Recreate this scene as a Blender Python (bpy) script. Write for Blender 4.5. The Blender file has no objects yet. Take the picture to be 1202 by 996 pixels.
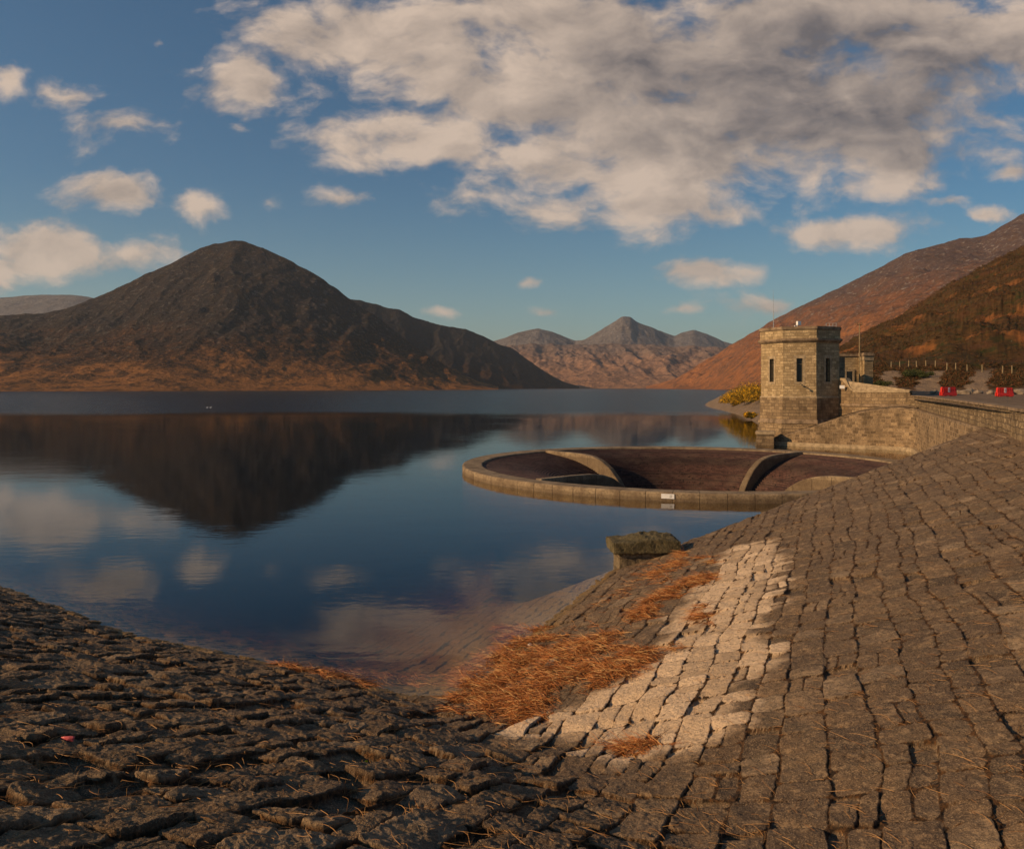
import bpy, bmesh, math, random
import numpy as np
R = math.radians
random.seed(7); rng = np.random.default_rng(7)
scene = bpy.context.scene
COL = scene.collection
F, PX0, PY0, H = 930.0, 601.0, 454.0, 6.2      # pinhole used to turn measurements into metres

# ------------------------------------------------------------------ camera
cd = bpy.data.cameras.new('camera'); cam = bpy.data.objects.new('camera', cd); COL.objects.link(cam)
cam.location = (0, 0, H); cam.rotation_euler = (R(90), 0, 0)
cd.sensor_width = 36; cd.lens = 36*F/1202; cd.shift_y = -44/1202
cd.clip_start = 0.1; cd.clip_end = 30000
scene.camera = cam

# ------------------------------------------------------------------ sun, sky, exposure
SUN_EL = R(22.5); SUN_DIR = np.array([-0.945, -0.327]); SUN_DIR /= np.linalg.norm(SUN_DIR)
sv = (SUN_DIR[0]*math.cos(SUN_EL), SUN_DIR[1]*math.cos(SUN_EL), math.sin(SUN_EL))
sd = bpy.data.lights.new('sun', 'SUN'); so = bpy.data.objects.new('sun', sd); COL.objects.link(so)
import mathutils
so.rotation_euler = mathutils.Vector(sv).to_track_quat('Z', 'Y').to_euler()
sd.energy = 5.0; sd.angle = R(0.5); sd.color = (1.0, 0.66, 0.35)
scene.view_settings.view_transform = 'Standard'; scene.view_settings.look = 'None'
scene.view_settings.gamma = 1; scene.view_settings.use_curve_mapping = False
scene.view_settings.exposure = 0.0

class NT:
    """small node-tree writer"""
    def __init__(s, tree): s.t = tree; s.n = tree.nodes; s.l = tree.links
    def node(s, typ, **kw):
        n = s.n.new(typ)
        for k, v in kw.items(): setattr(n, k, v)
        return n
    def put(s, sock, v):
        if v is None: return
        if isinstance(v, bpy.types.NodeSocket): s.l.new(v, sock)
        elif isinstance(v, (tuple, list)) and len(v) == 3 and sock.type == 'RGBA': sock.default_value = (*v, 1)
        else: sock.default_value = v
    def m(s, op, a, b=None, c=None, clamp=False):
        n = s.node('ShaderNodeMath', operation=op, use_clamp=clamp)
        for i, v in enumerate((a, b, c)): s.put(n.inputs[i], v)
        return n.outputs[0]
    def v(s, op, a, b=None, out=0):
        n = s.node('ShaderNodeVectorMath', operation=op)
        s.put(n.inputs[0], a)
        if b is not None: s.put(n.inputs[3] if op == 'SCALE' else n.inputs[1], b)
        return n.outputs[out]
    def mix(s, f, a, b, blend='MIX'):
        n = s.node('ShaderNodeMix', data_type='RGBA', blend_type=blend)
        s.put(n.inputs[0], f); s.put(n.inputs[6], a); s.put(n.inputs[7], b)
        return n.outputs[2]
    def noise(s, vec, scale, detail=4, rough=.55, dist=0, out=0, w=None):
        n = s.node('ShaderNodeTexNoise')
        s.put(n.inputs['Vector'], vec); n.inputs['Scale'].default_value = scale
        n.inputs['Detail'].default_value = detail; n.inputs['Roughness'].default_value = rough
        n.inputs['Distortion'].default_value = dist
        return n.outputs[out]
    def mr(s, x, a, b, c=0.0, d=1.0, smooth=True):
        n = s.node('ShaderNodeMapRange', interpolation_type='SMOOTHSTEP' if smooth else 'LINEAR')
        s.put(n.inputs[0], x)
        for i, q in enumerate((a, b, c, d)): s.put(n.inputs[i+1], q)
        return n.outputs[0]
    def comb(s, x, y, z):
        n = s.node('ShaderNodeCombineXYZ')
        for i, q in enumerate((x, y, z)): s.put(n.inputs[i], q)
        return n.outputs[0]
    def sep(s, v):
        n = s.node('ShaderNodeSeparateXYZ'); s.put(n.inputs[0], v); return n.outputs
    def attr(s, name):
        return s.node('ShaderNodeAttribute', attribute_name=name).outputs['Fac']
    def pos(s): return s.node('ShaderNodeNewGeometry').outputs['Position']
    def uv(s): return s.node('ShaderNodeTexCoord').outputs['UV']
    def bump(s, h, dist, strength=1.0, normal=None):
        n = s.node('ShaderNodeBump'); s.put(n.inputs['Height'], h)
        n.inputs['Distance'].default_value = dist; n.inputs['Strength'].default_value = strength
        if normal: s.put(n.inputs['Normal'], normal)
        return n.outputs[0]

# world: Nishita sky, with clouds at infinity laid over it by direction
world = bpy.data.worlds.new('World'); scene.world = world; world.use_nodes = True
W = NT(world.node_tree); W.n.clear()
sky = W.node('ShaderNodeTexSky', sky_type='NISHITA'); sky.sun_disc = False
sky.sun_elevation = SUN_EL; sky.sun_rotation = math.atan2(SUN_DIR[0], SUN_DIR[1])
sky.altitude = 100; sky.air_density = 1.0; sky.dust_density = 0.6; sky.ozone_density = 2.2
SKY_STRENGTH = 0.070
d = W.node('ShaderNodeTexCoord').outputs['Generated']
dx, dy, dz = W.sep(d)
yy = W.m('MAXIMUM', dy, 0.12)
a = W.m('DIVIDE', dx, yy); b = W.m('DIVIDE', dz, yy)
ab = W.comb(a, b, 0.0)
warp = W.v('SCALE', W.v('SUBTRACT', W.noise(ab, 5.5, 5, .6, out=1), (.5, .5, .5)), 0.075)
abw = W.v('ADD', ab, W.v('MULTIPLY', warp, (1, .7, 0)))
blobs = [(720,70,360,120,1.0),(1010,75,230,120,1.0),(870,165,240,75,1.0),(450,40,140,50,.9),(287,97,55,44,1.1),
 (375,50,90,45,.9),(490,158,125,42,.95),(700,185,130,50,.9),(740,242,150,36,.62),(555,228,52,28,.6),(1040,185,120,45,.7),
 (1185,40,60,40,.8),(1000,30,300,60,1.0),(600,110,120,60,.9),(5,90,24,24,.7),(80,108,50,18,.55),(150,148,72,26,.72),(110,168,20,12,.4),
 (146,228,52,24,.9),(228,247,32,22,.8),(45,292,72,32,.9),(155,300,55,18,.75),(10,312,60,25,.8),(318,240,14,10,.55),(390,238,30,9,.4),
 (283,152,14,9,.5),(190,45,9,8,.55),(830,321,58,16,.85),(803,361,28,8,.6),(1010,272,125,20,.6),(940,272,45,16,.5),(1115,240,26,10,.6),
 (1190,210,24,10,.6),(520,368,24,8,.6),(625,333,14,6,.5),(646,366,18,6,.5),(860,250,40,16,.5),(1160,255,30,10,.5),(890,368,60,14,.35),
 (1150,110,60,35,.6),(300,-260,300,90,.7),(900,-200,500,120,.8),(-300,120,150,60,.8),(1500,150,160,60,.8),(-250,300,140,40,.8)]
field = None
for (cx, cy, rx, ry, wgt) in blobs:
    q = W.v('SUBTRACT', abw, ((cx-PX0)/F, (PY0-cy)/F, 0))
    q = W.v('MULTIPLY', q, (F/rx, F/ry, 0))
    ln = W.v('LENGTH', q, out=1)
    f = W.m('MULTIPLY', W.m('SUBTRACT', 1.25, ln), wgt*(.80 if rx < 60 else 1))
    field = f if field is None else W.m('SMOOTH_MAX', field, f, 0.22)
field = W.m('MINIMUM', field, .78)
stretch = W.v('MULTIPLY', abw, (1, 1.75, 1))
n1 = W.noise(stretch, 7.5, 10, .60, .15)
n2 = W.noise(stretch, 2.3, 4, .5)
dens = W.m('ADD', W.m('MULTIPLY', field, .68), W.m('MULTIPLY', W.m('SUBTRACT', n1, .5), 1.95))
dens = W.m('ADD', dens, W.m('MULTIPLY', W.m('SUBTRACT', n2, .5), .55))
# same noise a step towards the sun side / upward: thin side is lit, thick side is grey
st2 = W.v('ADD', stretch, (-0.030, 0.034, 0))
n1b = W.noise(st2, 7.5, 5, .55, .25)
relief = W.m('SUBTRACT', n1, n1b)
alpha = W.mr(dens, .0, .46)
thick = W.mr(dens, .30, 1.0)
core = W.mr(W.v('LENGTH', W.v('MULTIPLY', W.v('SUBTRACT', ab, ((960-PX0)/F, (PY0-95)/F, 0)), (F/520, F/165, 0)), out=1), 1.0, .15)
grey = W.m('MULTIPLY', W.m('ADD', W.m('MULTIPLY', thick, .40), W.m('MULTIPLY', core, .80)), 1.0, clamp=True)
lit = W.m('ADD', W.m('SUBTRACT', 1.0, W.m('MULTIPLY', grey, .62)), W.m('MULTIPLY', relief, 1.9))
lit = W.m('ADD', lit, W.m('MULTIPLY', W.m('SUBTRACT', n2, .5), .35))
lit = W.mr(lit, .25, 1.15, 0, 1, smooth=False)
ccol = W.mix(lit, (0.150, 0.128, 0.125), (0.70, 0.54, 0.42))
# sky colour: deeper blue above, teal towards the horizon as air thickens
el = W.m('MAXIMUM', b, 0.0)
tint = W.mix(W.mr(el, 0.0, .30), (0.98, 1.16, 1.06), (0.50, 0.89, 1.03))
skyc = W.mix(1.0, sky.outputs[0], tint, 'MULTIPLY')
skyc = W.v('SCALE', skyc, SKY_STRENGTH)
low = W.mr(b, 0.0, .10)
al = W.m('MULTIPLY', alpha, W.m('MULTIPLY', W.mr(dy, .1, .3), W.mr(low, 0, 1, .25, .93)))
full = W.mix(al, skyc, ccol)
bg = W.node('ShaderNodeBackground'); W.put(bg.inputs[0], full); bg.inputs[1].default_value = 1.0
wo = W.node('ShaderNodeOutputWorld'); W.l.new(bg.outputs[0], wo.inputs[0])
world.cycles.sampling_method = 'MANUAL'; world.cycles.sample_map_resolution = 512

# ------------------------------------------------------------------ numpy noise
def _h(ix, iy, seed):
    n = (ix.astype(np.int64)*374761393 + iy.astype(np.int64)*668265263 + seed*974711) & 0xFFFFFFFF
    n = ((n ^ (n >> 13))*1274126177) & 0xFFFFFFFF
    n = ((n ^ (n >> 15))*2246822519) & 0xFFFFFFFF
    return ((n ^ (n >> 16)) & 0xFFFFFF)/float(0xFFFFFF)
def vnoise(x, y, seed=0):
    ix = np.floor(x); iy = np.floor(y); fx = x-ix; fy = y-iy
    def g(ox, oy):
        an = _h(ix+ox, iy+oy, seed)*2*np.pi
        return np.cos(an)*(fx-ox) + np.sin(an)*(fy-oy)
    u = fx*fx*fx*(fx*(fx*6-15)+10); v = fy*fy*fy*(fy*(fy*6-15)+10)
    return ((g(0,0)*(1-u)+g(1,0)*u)*(1-v) + (g(0,1)*(1-u)+g(1,1)*u)*v)*1.4
def fbm(x, y, octv=4, seed=0, gain=.5):
    s = 0; amp = 1; t = 0
    for i in range(octv):
        s = s + amp*vnoise(x*2**i + i*17.3, y*2**i - i*9.1, seed+i); t += amp; amp *= gain
    return s/t
def ridged(x, y, octv=4, seed=0):
    s = 0; amp = 1; t = 0
    for i in range(octv):
        s = s + amp*(1-np.abs(vnoise(x*2**i+i*5.1, y*2**i+i*3.7, seed+i))*2); t += amp; amp *= .55
    return s/t
def sstep(a, b, x):
    t = np.clip((x-a)/(b-a), 0, 1); return t*t*(3-2*t)

# ------------------------------------------------------------------ object helpers
def tag(o, label=None, cat=None, group=None, kind=None):
    if label: o['label'] = label
    if cat: o['category'] = cat
    if group: o['group'] = group
    if kind: o['kind'] = kind
    return o
def empty(name, loc, label, cat, group=None):
    o = bpy.data.objects.new(name, None); COL.objects.link(o); o.location = loc; o.empty_display_size = .3
    return tag(o, label, cat, group)
def link(name, me, mat, parent=None, smooth=False):
    o = bpy.data.objects.new(name, me); COL.objects.link(o)
    if mat: me.materials.append(mat)
    if parent is not None:
        o.parent = parent
        me.transform(mathutils.Matrix.Translation(-parent.location))
    me.polygons.foreach_set('use_smooth', np.full(len(me.polygons), bool(smooth)))
    me.update(); return o
def grid_mesh(name, P, attrs=None, uv=None, closed_u=False):
    """P: (rows, cols, 3)"""
    nr, nc = P.shape[:2]
    idx = np.arange(nr*nc).reshape(nr, nc)
    if closed_u: nxt = np.roll(idx, -1, axis=1)
    else: nxt = idx[:, 1:]; 
    base = idx if closed_u else idx[:, :-1]
    q = np.stack([base[:-1], nxt[:-1], nxt[1:], base[1:]], -1).reshape(-1, 4)
    me = bpy.data.meshes.new(name)
    me.vertices.add(nr*nc); me.vertices.foreach_set('co', P.reshape(-1).astype(np.float32))
    me.loops.add(q.size); me.loops.foreach_set('vertex_index', q.reshape(-1).astype(np.int32))
    me.polygons.add(len(q)); me.polygons.foreach_set('loop_start', (np.arange(len(q))*4).astype(np.int32))
    me.update(calc_edges=True)
    for k, v in (attrs or {}).items():
        at = me.attributes.new(k, 'FLOAT', 'POINT'); at.data.foreach_set('value', v.reshape(-1).astype(np.float32))
    if uv is not None:
        U = uv.reshape(-1, 2)
        ly = me.uv_layers.new(name='UVMap')
        luv = U[q.reshape(-1)].copy()
        if closed_u:
            per = U.reshape(nr, nc, 2)[0, 1, 0] - U.reshape(nr, nc, 2)[0, 0, 0]
            luv = luv.reshape(-1, 4, 2)
            for (hi, lo) in ((1, 0), (2, 3)):
                m = luv[:, hi, 0] < luv[:, lo, 0]; luv[m, hi, 0] = luv[m, lo, 0] + per
            luv = luv.reshape(-1, 2)
        ly.data.foreach_set('uv', luv.reshape(-1).astype(np.float32))
    return me
def poly_mesh(name, V, Fc, smooth=False):
    me = bpy.data.meshes.new(name); me.from_pydata([tuple(map(float, v)) for v in V], [], Fc); me.update()
    return me
def box_uv(me):
    ly = me.uv_layers.new(name='UVMap') if not me.uv_layers else me.uv_layers[0]
    for p in me.polygons:
        n = p.normal
        hl = math.hypot(n.x, n.y)
        for li in p.loop_indices:
            c = me.vertices[me.loops[li].vertex_index].co
            if hl > .5: ly.data[li].uv = ((-n.y*c.x + n.x*c.y)/hl, c.z)
            else: ly.data[li].uv = (c.x, c.y)
def bevel(me, w, seg=2):
    bm = bmesh.new(); bm.from_mesh(me)
    bmesh.ops.bevel(bm, geom=[e for e in bm.edges if e.is_manifold and e.calc_face_angle(0) > .5], offset=w, segments=seg, affect='EDGES')
    bm.to_mesh(me); bm.free()
class MB:
    """gathers shapes for ONE mesh"""
    def __init__(s): s.V = []; s.F = []
    def add(s, V, Fc):
        o = len(s.V); s.V += [tuple(v) for v in V]; s.F += [tuple(i+o for i in f) for f in Fc]; return s
    def box(s, c, size, rz=0, taper=1.0):
        cx, cy, cz = c; hx, hy, hz = [q/2 for q in size]; co, si = math.cos(rz), math.sin(rz); V = []
        for z, k in ((-hz, 1), (hz, taper)):
            for x, y in ((-hx,-hy),(hx,-hy),(hx,hy),(-hx,hy)):
                x2, y2 = x*k, y*k; V.append((cx+x2*co-y2*si, cy+x2*si+y2*co, cz+z))
        return s.add(V, [(3,2,1,0),(4,5,6,7),(0,1,5,4),(1,2,6,5),(2,3,7,6),(3,0,4,7)])
    def prism(s, ring, z0, z1, ring2=None):
        n = len(ring); r2 = ring2 or ring
        V = [(x, y, z0) for x, y in ring] + [(x, y, z1) for x, y in r2]
        return s.add(V, [tuple(range(n-1, -1, -1)), tuple(range(n, 2*n))] + [(i, (i+1)%n, (i+1)%n+n, i+n) for i in range(n)])
    def tube(s, p, q, r0, r1=None, n=8):
        p = mathutils.Vector(p); q = mathutils.Vector(q); r1 = r0 if r1 is None else r1
        ax = (q-p).normalized(); u = ax.orthogonal().normalized(); w = ax.cross(u)
        V = [tuple(c + (u*math.cos(t*2*math.pi/n) + w*math.sin(t*2*math.pi/n))*r) for c, r in ((p, r0), (q, r1)) for t in range(n)]
        return s.add(V, [tuple(range(n-1, -1, -1)), tuple(range(n, 2*n))] + [(i, (i+1)%n, (i+1)%n+n, i+n) for i in range(n)])
    def build(s, name, mat, parent=None, bev=0, smooth=False):
        me = poly_mesh(name, s.V, s.F)
        if bev: bevel(me, bev)
        box_uv(me)
        return link(name, me, mat, parent, smooth)
def strip(name, pts, zb, zt, thick, mat, parent=None, rough=0.0, side=1, seed=1, batter=0.0):
    """wall along a plan line; zb/zt lists; thickness to the given side; front face subdivided and roughened"""
    pts = np.array(pts, float); n = len(pts)
    t = np.gradient(pts, axis=0); t /= np.linalg.norm(t, axis=1)[:, None]
    nr = np.stack([t[:, 1], -t[:, 0]], 1)*side
    s = np.concatenate([[0], np.cumsum(np.linalg.norm(np.diff(pts, axis=0), axis=1))])
    zb = np.array(zb, float)*np.ones(n); zt = np.array(zt, float)*np.ones(n)
    rows = 18 if rough else 2
    P = []; UV = []
    for i in range(rows):
        f = i/(rows-1); z = zb+(zt-zb)*f
        dsp = fbm(s*1.3, z*1.6, 3, seed)*rough + fbm(s*5, z*6, 2, seed+4)*rough*.5 if rough else 0
        off = -dsp*(1 if rough else 0) + batter*f*(zt-zb)
        P.append(np.column_stack([pts + nr*np.array(off)[..., None] if rough else pts+nr*(batter*f*(zt-zb))[:, None], z])); UV.append(np.column_stack([s, z]))
    tl = (batter*(zt-zb))[:, None]
    ztop = zt + (fbm(s*2.1, s*0+.3, 3, seed+9)*rough*1.0 if rough else 0)
    P[-1][:, 2] = ztop
    P.append(np.column_stack([pts + nr*(tl+thick), ztop + (0 if not rough else 0)])); UV.append(np.column_stack([s, zt+thick]))
    P.append(np.column_stack([pts + nr*(tl+thick), zb])); UV.append(np.column_stack([s, zt+thick+(zt-zb)]))
    P = np.array(P); UV = np.array(UV)
    if side > 0: pass
    me = grid_mesh(name, P, uv=UV)
    bm = bmesh.new(); bm.from_mesh(me)
    bmesh.ops.holes_fill(bm, edges=[e for e in bm.edges if e.is_boundary], sides=0)
    bmesh.ops.recalc_face_normals(bm, faces=bm.faces[:]); bm.to_mesh(me); bm.free()
    return link(name, me, mat, parent)
def smooth_line(pts, n):
    pts = np.array(pts, float); m = len(pts)
    s = np.concatenate([[0], np.cumsum(np.linalg.norm(np.diff(pts[:, :2], axis=0), axis=1))])
    out = []
    for u in np.linspace(0, s[-1], n):
        k = min(max(np.searchsorted(s, u)-1, 0), m-2); t = (u-s[k])/(s[k+1]-s[k])
        p0, p1, p2, p3 = pts[max(k-1, 0)], pts[k], pts[k+1], pts[min(k+2, m-1)]
        out.append(.5*((2*p1)+(p2-p0)*t+(2*p0-5*p1+4*p2-p3)*t*t+(3*p1-p0-3*p2+p3)*t**3))
    return np.array(out)
def at(px, py, Y): return np.array([(px-PX0)/F*Y, Y, H-(py-PY0)/F*Y])

# ------------------------------------------------------------------ materials
def mat(name):
    m = bpy.data.materials.new(name); m.use_nodes = True; t = NT(m.node_tree)
    bs = [n for n in t.n if n.type == 'BSDF_PRINCIPLED'][0]; bs.inputs['Roughness'].default_value = .9
    bs.inputs['Specular IOR Level'].default_value = .25
    return m, t, bs
def plain(name, col, rough=.7, metal=0, var=.25, scale=6, bumpd=.004):
    m, t, bs = mat(name); p = t.pos()
    n = t.noise(p, scale, 5, .6)
    t.put(bs.inputs['Base Color'], t.mix(t.mr(n, .3, .7), tuple(c*(1-var) for c in col), tuple(min(1, c*(1+var)) for c in col)))
    bs.inputs['Roughness'].default_value = rough; bs.inputs['Metallic'].default_value = metal
    if bumpd: t.put(bs.inputs['Normal'], t.bump(t.noise(p, scale*5, 4), bumpd))
    return m
def masonry(name, c1, c2, mortar, bw, bh, msize=.018, bumpd=.03, stain=.5, warp=.05, squash=0.8, mossy=0):
    m, t, bs = mat(name); uv = t.uv(); p = t.pos()
    w = t.v('SCALE', t.v('SUBTRACT', t.noise(uv, 1.7, 3, out=1), (.5,.5,.5)), warp*2)
    w2 = t.v('SCALE', t.v('SUBTRACT', t.noise(uv, 9, 2, out=1), (.5,.5,.5)), warp*.7)
    v = t.v('ADD', t.v('ADD', uv, w), w2)
    br = t.node('ShaderNodeTexBrick'); t.put(br.inputs['Vector'], v)
    br.offset = .5; br.squash = squash; br.squash_frequency = 3
    for k, q in (('Color1', (0,0,0,1)), ('Color2', (1,1,1,1)), ('Mortar', (.5,.5,.5,1)), ('Scale', 1.0), ('Mortar Size', msize), ('Mortar Smooth', .35), ('Bias', 0.0), ('Brick Width', bw), ('Row Height', bh)):
        br.inputs[k].default_value = q
    rnd = t.sep(br.outputs['Color'])[0]; mor = br.outputs['Fac']
    base = t.mix(rnd, c1, c2)
    nf = t.noise(p, 14, 6, .65)
    base = t.mix(t.mr(nf, .35, .75), base, tuple(x*.45 for x in c1), 'MIX')
    base = t.mix(mor, base, mortar)
    st = t.noise(t.v('MULTIPLY', p, (1.2, 1.2, .35)), .8, 5, .6)
    base = t.mix(t.m('MULTIPLY', t.mr(st, .45, .7), stain), base, tuple(x*.28 for x in c1))
    t.put(bs.inputs['Base Color'], base)
    h = t.m('ADD', t.m('SUBTRACT', t.m('MULTIPLY', rnd, .35), mor), t.m('MULTIPLY', nf, .6))
    t.put(bs.inputs['Normal'], t.bump(h, bumpd))
    return m
M_tower = masonry('tower_granite', (.31,.22,.115), (.62,.46,.26), (.28,.205,.12), .62, .30, stain=.35)
M_plinth = masonry('weathered_granite', (.20,.135,.075), (.42,.30,.17), (.14,.10,.07), .70, .34, stain=.6)
M_dress = plain('dressed_granite', (.33,.25,.155), .9, var=.3, scale=3, bumpd=.02)
M_dressd = plain('stained_dressed_granite', (.21,.15,.095), .9, var=.45, scale=1.6, bumpd=.03)
M_wing = masonry('retaining_wall_stone', (.17,.115,.065), (.46,.32,.18), (.40,.29,.18), .55, .30, .022, .05, stain=.6, warp=.09)
M_para = masonry('rubble_parapet_stone', (.18,.125,.07), (.42,.31,.18), (.11,.08,.055), .34, .27, .02, .05, stain=.55, warp=.10, squash=.7)
M_dark = plain('dark_opening', (.012,.011,.010), .6, bumpd=0)
M_glass = plain('window_glass', (.02,.022,.024), .15, bumpd=0)
M_metal = plain('galvanised_metal', (.45,.44,.42), .45, .6, bumpd=0)
M_white = plain('white_paint', (.75,.74,.72), .6, var=.08, bumpd=0)
M_grey = plain('grey_lettering', (.25,.25,.26), .7, bumpd=0)
M_red = plain('red_plastic', (.62,.035,.025), .45, var=.18, bumpd=0)
M_wood = plain('weathered_timber', (.24,.18,.10), .9, var=.3)
M_wood2 = plain('dark_pole_timber', (.13,.10,.06), .9, var=.3)
M_conc, t, bs = mat('rim_concrete')
p = t.pos(); uv = t.uv(); n = t.noise(p, 1.3, 6, .62); n2 = t.noise(p, 9, 5, .6)
c = t.mix(t.mr(n, .3, .72), (.34,.255,.155), (.15,.105,.065)); c = t.mix(t.mr(n2, .45, .8), c, (.10,.075,.05))
jx = t.m('FRACT', t.m('DIVIDE', t.sep(uv)[0], 1.35)); jm = t.mr(t.m('ABSOLUTE', t.m('SUBTRACT', jx, .5)), .015, .006)
zl = t.mr(t.sep(p)[2], .10, .28); 
c = t.mix(t.m('MULTIPLY', t.m('SUBTRACT', 1.0, zl), .55), c, (.09,.06,.035))
c = t.mix(t.m('MULTIPLY', jm, .8), c, (.05,.035,.025)); t.put(bs.inputs['Base Color'], c)
t.put(bs.inputs['Normal'], t.bump(t.m('SUBTRACT', n2, t.m('MULTIPLY', jm, .8)), .03))
M_funnel, t, bs = mat('funnel_brick')
uv = t.uv(); p = t.pos()
br = t.node('ShaderNodeTexBrick'); t.put(br.inputs['Vector'], uv)
for k, q in (('Color1', (0,0,0,1)), ('Color2', (1,1,1,1)), ('Mortar', (.5,.5,.5,1)), ('Scale', 1.0), ('Mortar Size', .022), ('Mortar Smooth', .3), ('Bias', 0.0), ('Brick Width', .60), ('Row Height', .27)): br.inputs[k].default_value = q
rn = t.sep(br.outputs['Color'])[0]
c = t.mix(rn, (.052,.025,.021), (.105,.052,.041)); nn = t.noise(p, .55, 5, .6); n3 = t.noise(p, 3.5, 6, .7)
c = t.mix(br.outputs['Fac'], c, (.04,.026,.024)); c = t.mix(t.m('MULTIPLY', t.mr(nn, .42, .68), .55), c, (.13,.085,.062))
c = t.mix(t.mr(n3, .57, .63), c, (.018,.012,.010)); t.put(bs.inputs['Base Color'], c)
t.put(bs.inputs['Normal'], t.bump(t.m('ADD', t.m('SUBTRACT', t.m('MULTIPLY', rn, .4), br.outputs['Fac']), t.m('MULTIPLY', n3, .5)), .05))

# ------------------------------------------------------------------ the pitched stone bank (heights)
DA = np.array([0.378, 0.926])                       # direction of the courses = direction of the dam
PT0, PN = np.array([3.2, 26.5]), np.array([-0.545, 0.838])
def base_height(X, Y):
    zA = 2.09 - .112*Y + .275*X
    zB = 4.3 - .144*X - .285*Y + .07*np.maximum(-X-9.5, 0)
    k = .8
    h = np.clip(.5+.5*(zA-zB)/k, 0, 1); z = zB*(1-h)+zA*h + k*h*(1-h)*.35
    wB = 1-h
    # hip: beyond this line the bank falls away to the water round the spillway
    q = (X-PT0[0])*PN[0] + (Y-PT0[1])*PN[1] - .018*np.maximum(X-12, 0)**2*0
    drop = np.where(q > 0, q*q/(q+1.2)*1.0, 0)
    return z - drop*sstep(-1, 3, X), wB
def stones(X, Y):
    s = X*DA[0]+Y*DA[1]; t = X*DA[1]-Y*DA[0]
    zb, wB = base_height(X, Y)
    wBn = wB*sstep(-.15, .4, zb)                      # rough, uneven blocks on the near bank above water
    s = s + .22*fbm(X*.5, Y*.5, 3, 11) + .028*fbm(X*4, Y*4, 3, 15)
    t = t + .26*fbm(X*.33+9, Y*.33, 3, 21) + .030*fbm(X*2.2, Y*2.2, 4, 25)
    wid = np.array([.32+.26*r for r in np.random.default_rng(3).random(400)]); bd = np.cumsum(wid) - 90
    k = np.clip(np.searchsorted(bd, t)-1, 0, 398); dt = np.minimum(t-bd[k], bd[k+1]-t)
    L = .42 + .40*_h(k, k*0+3, 5); u = s/L + _h(k, k*0+7, 6)*9
    i = np.floor(u)
    jb = lambda ii: ii + (_h(k, ii, 31)-.5)*.62
    lo, hi = jb(i), jb(i+1)
    less = u < lo; more = u >= hi
    cell = i - less + more
    lo, hi = jb(cell), jb(cell+1)
    cell0 = cell
    dsv = np.minimum(u-lo, hi-u)*L
    ctr = t-(bd[k]+bd[k+1])/2; wdt = bd[k+1]-bd[k]; hs = _h(k, cell, 91)
    split = (hs < .22) & (wdt > .46); c0_ = (hs*3.2-.4)*.16; side_ = np.where(split, (ctr > c0_)*1.0, 0)
    dt = np.where(split, np.minimum(dt, np.abs(ctr-c0_)), dt)
    dt = dt - .018*_h(k, cell, 92)*(_h(k, cell, 93) > .5)
    cell = cell + side_*1000
    # bevelled corner distance
    de = np.minimum(dt, dsv) - .35*np.maximum(0, .07-np.abs(dt-dsv))**1
    de = de + .016*fbm(X*11, Y*11, 3, 33)
    r1, r2, r3, r4 = (_h(k, cell, q) for q in (41, 42, 43, 44))
    cu = (u-(lo+hi)/2)*L; ct = t-(bd[k]+bd[k+1])/2
    amp = .020 + .044*wBn
    r5 = _h(k, cell, 48); tilt2 = np.maximum(0, cu*np.cos(r5*6.28)+ct*np.sin(r5*6.28)-.10)*(.22+.25*wBn)*(r5 > .45)
    top = -tilt2 + (r1-.5)*amp + cu*(r2-.5)*(.12+.10*wBn) + ct*(r3-.5)*(.14+.14*wBn)
    sunk = np.where(_h(k, cell, 45) > .95-.05*wBn, -.05-.05*wBn, 0)
    wj = .009+.014*fbm(X*1.1, Y*1.1, 2, 51)+.009*wBn
    j = sstep(0, 1, de/np.maximum(wj, .007))
    big = fbm(X*2.1, Y*2.1, 4, 61)
    fine = fbm(X*9, Y*9, 4, 71, .6)
    chip = np.minimum(0, ridged(X*3.2, Y*3.2, 3, 81)-.25)*(.03+.05*wBn)
    q_ = fbm(X*1.5+5, Y*1.5, 4, 66, .6)*5.5; led = (np.floor(q_)+sstep(.38, .62, q_-np.floor(q_)))*(.006+.004*wBn)
    rough = big*(.016+.022*wBn) + led + fine*(.015+.007*wBn) + chip*(1-.45*wBn)
    depth = (.014+.026*wBn)*(.55+.9*_h(k, cell, 47))
    off = (top+sunk)*j + rough*(.45+.55*j) - depth*(1-j)
    return zb + off, 1-j, r4*.7+r1*.3, wBn
def ground_at(X, Y): return stones(np.atleast_1d(np.asarray(X, float)), np.atleast_1d(np.asarray(Y, float)))[0]
def px_to_bank(px, py):
    """where the sight line of a measured point meets the plain bank surface"""
    px = np.atleast_1d(np.asarray(px, float)); py = np.atleast_1d(np.asarray(py, float))
    Y = np.full(px.shape, 3.0); best = np.full(px.shape, np.nan)
    for Yt in np.arange(3, 48, .1):
        X = (px-PX0)/F*Yt; z = H-(py-PY0)/F*Yt
        hit = (base_height(X, np.full(px.shape, Yt))[0] >= z) & np.isnan(best)
        best[hit] = Yt
    best = np.where(np.isnan(best), 45, best)
    return np.column_stack([(px-PX0)/F*best, best])
def inpoly(X, Y, poly):
    ins = np.zeros(X.shape, bool); n = len(poly)
    for i in range(n):
        x1, y1 = poly[i]; x2, y2 = poly[(i+1) % n]
        c = ((y1 > Y) != (y2 > Y)); 
        ins ^= c & (X < (x2-x1)*(Y-y1)/(y2-y1+1e-12)+x1)
    return ins
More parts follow.
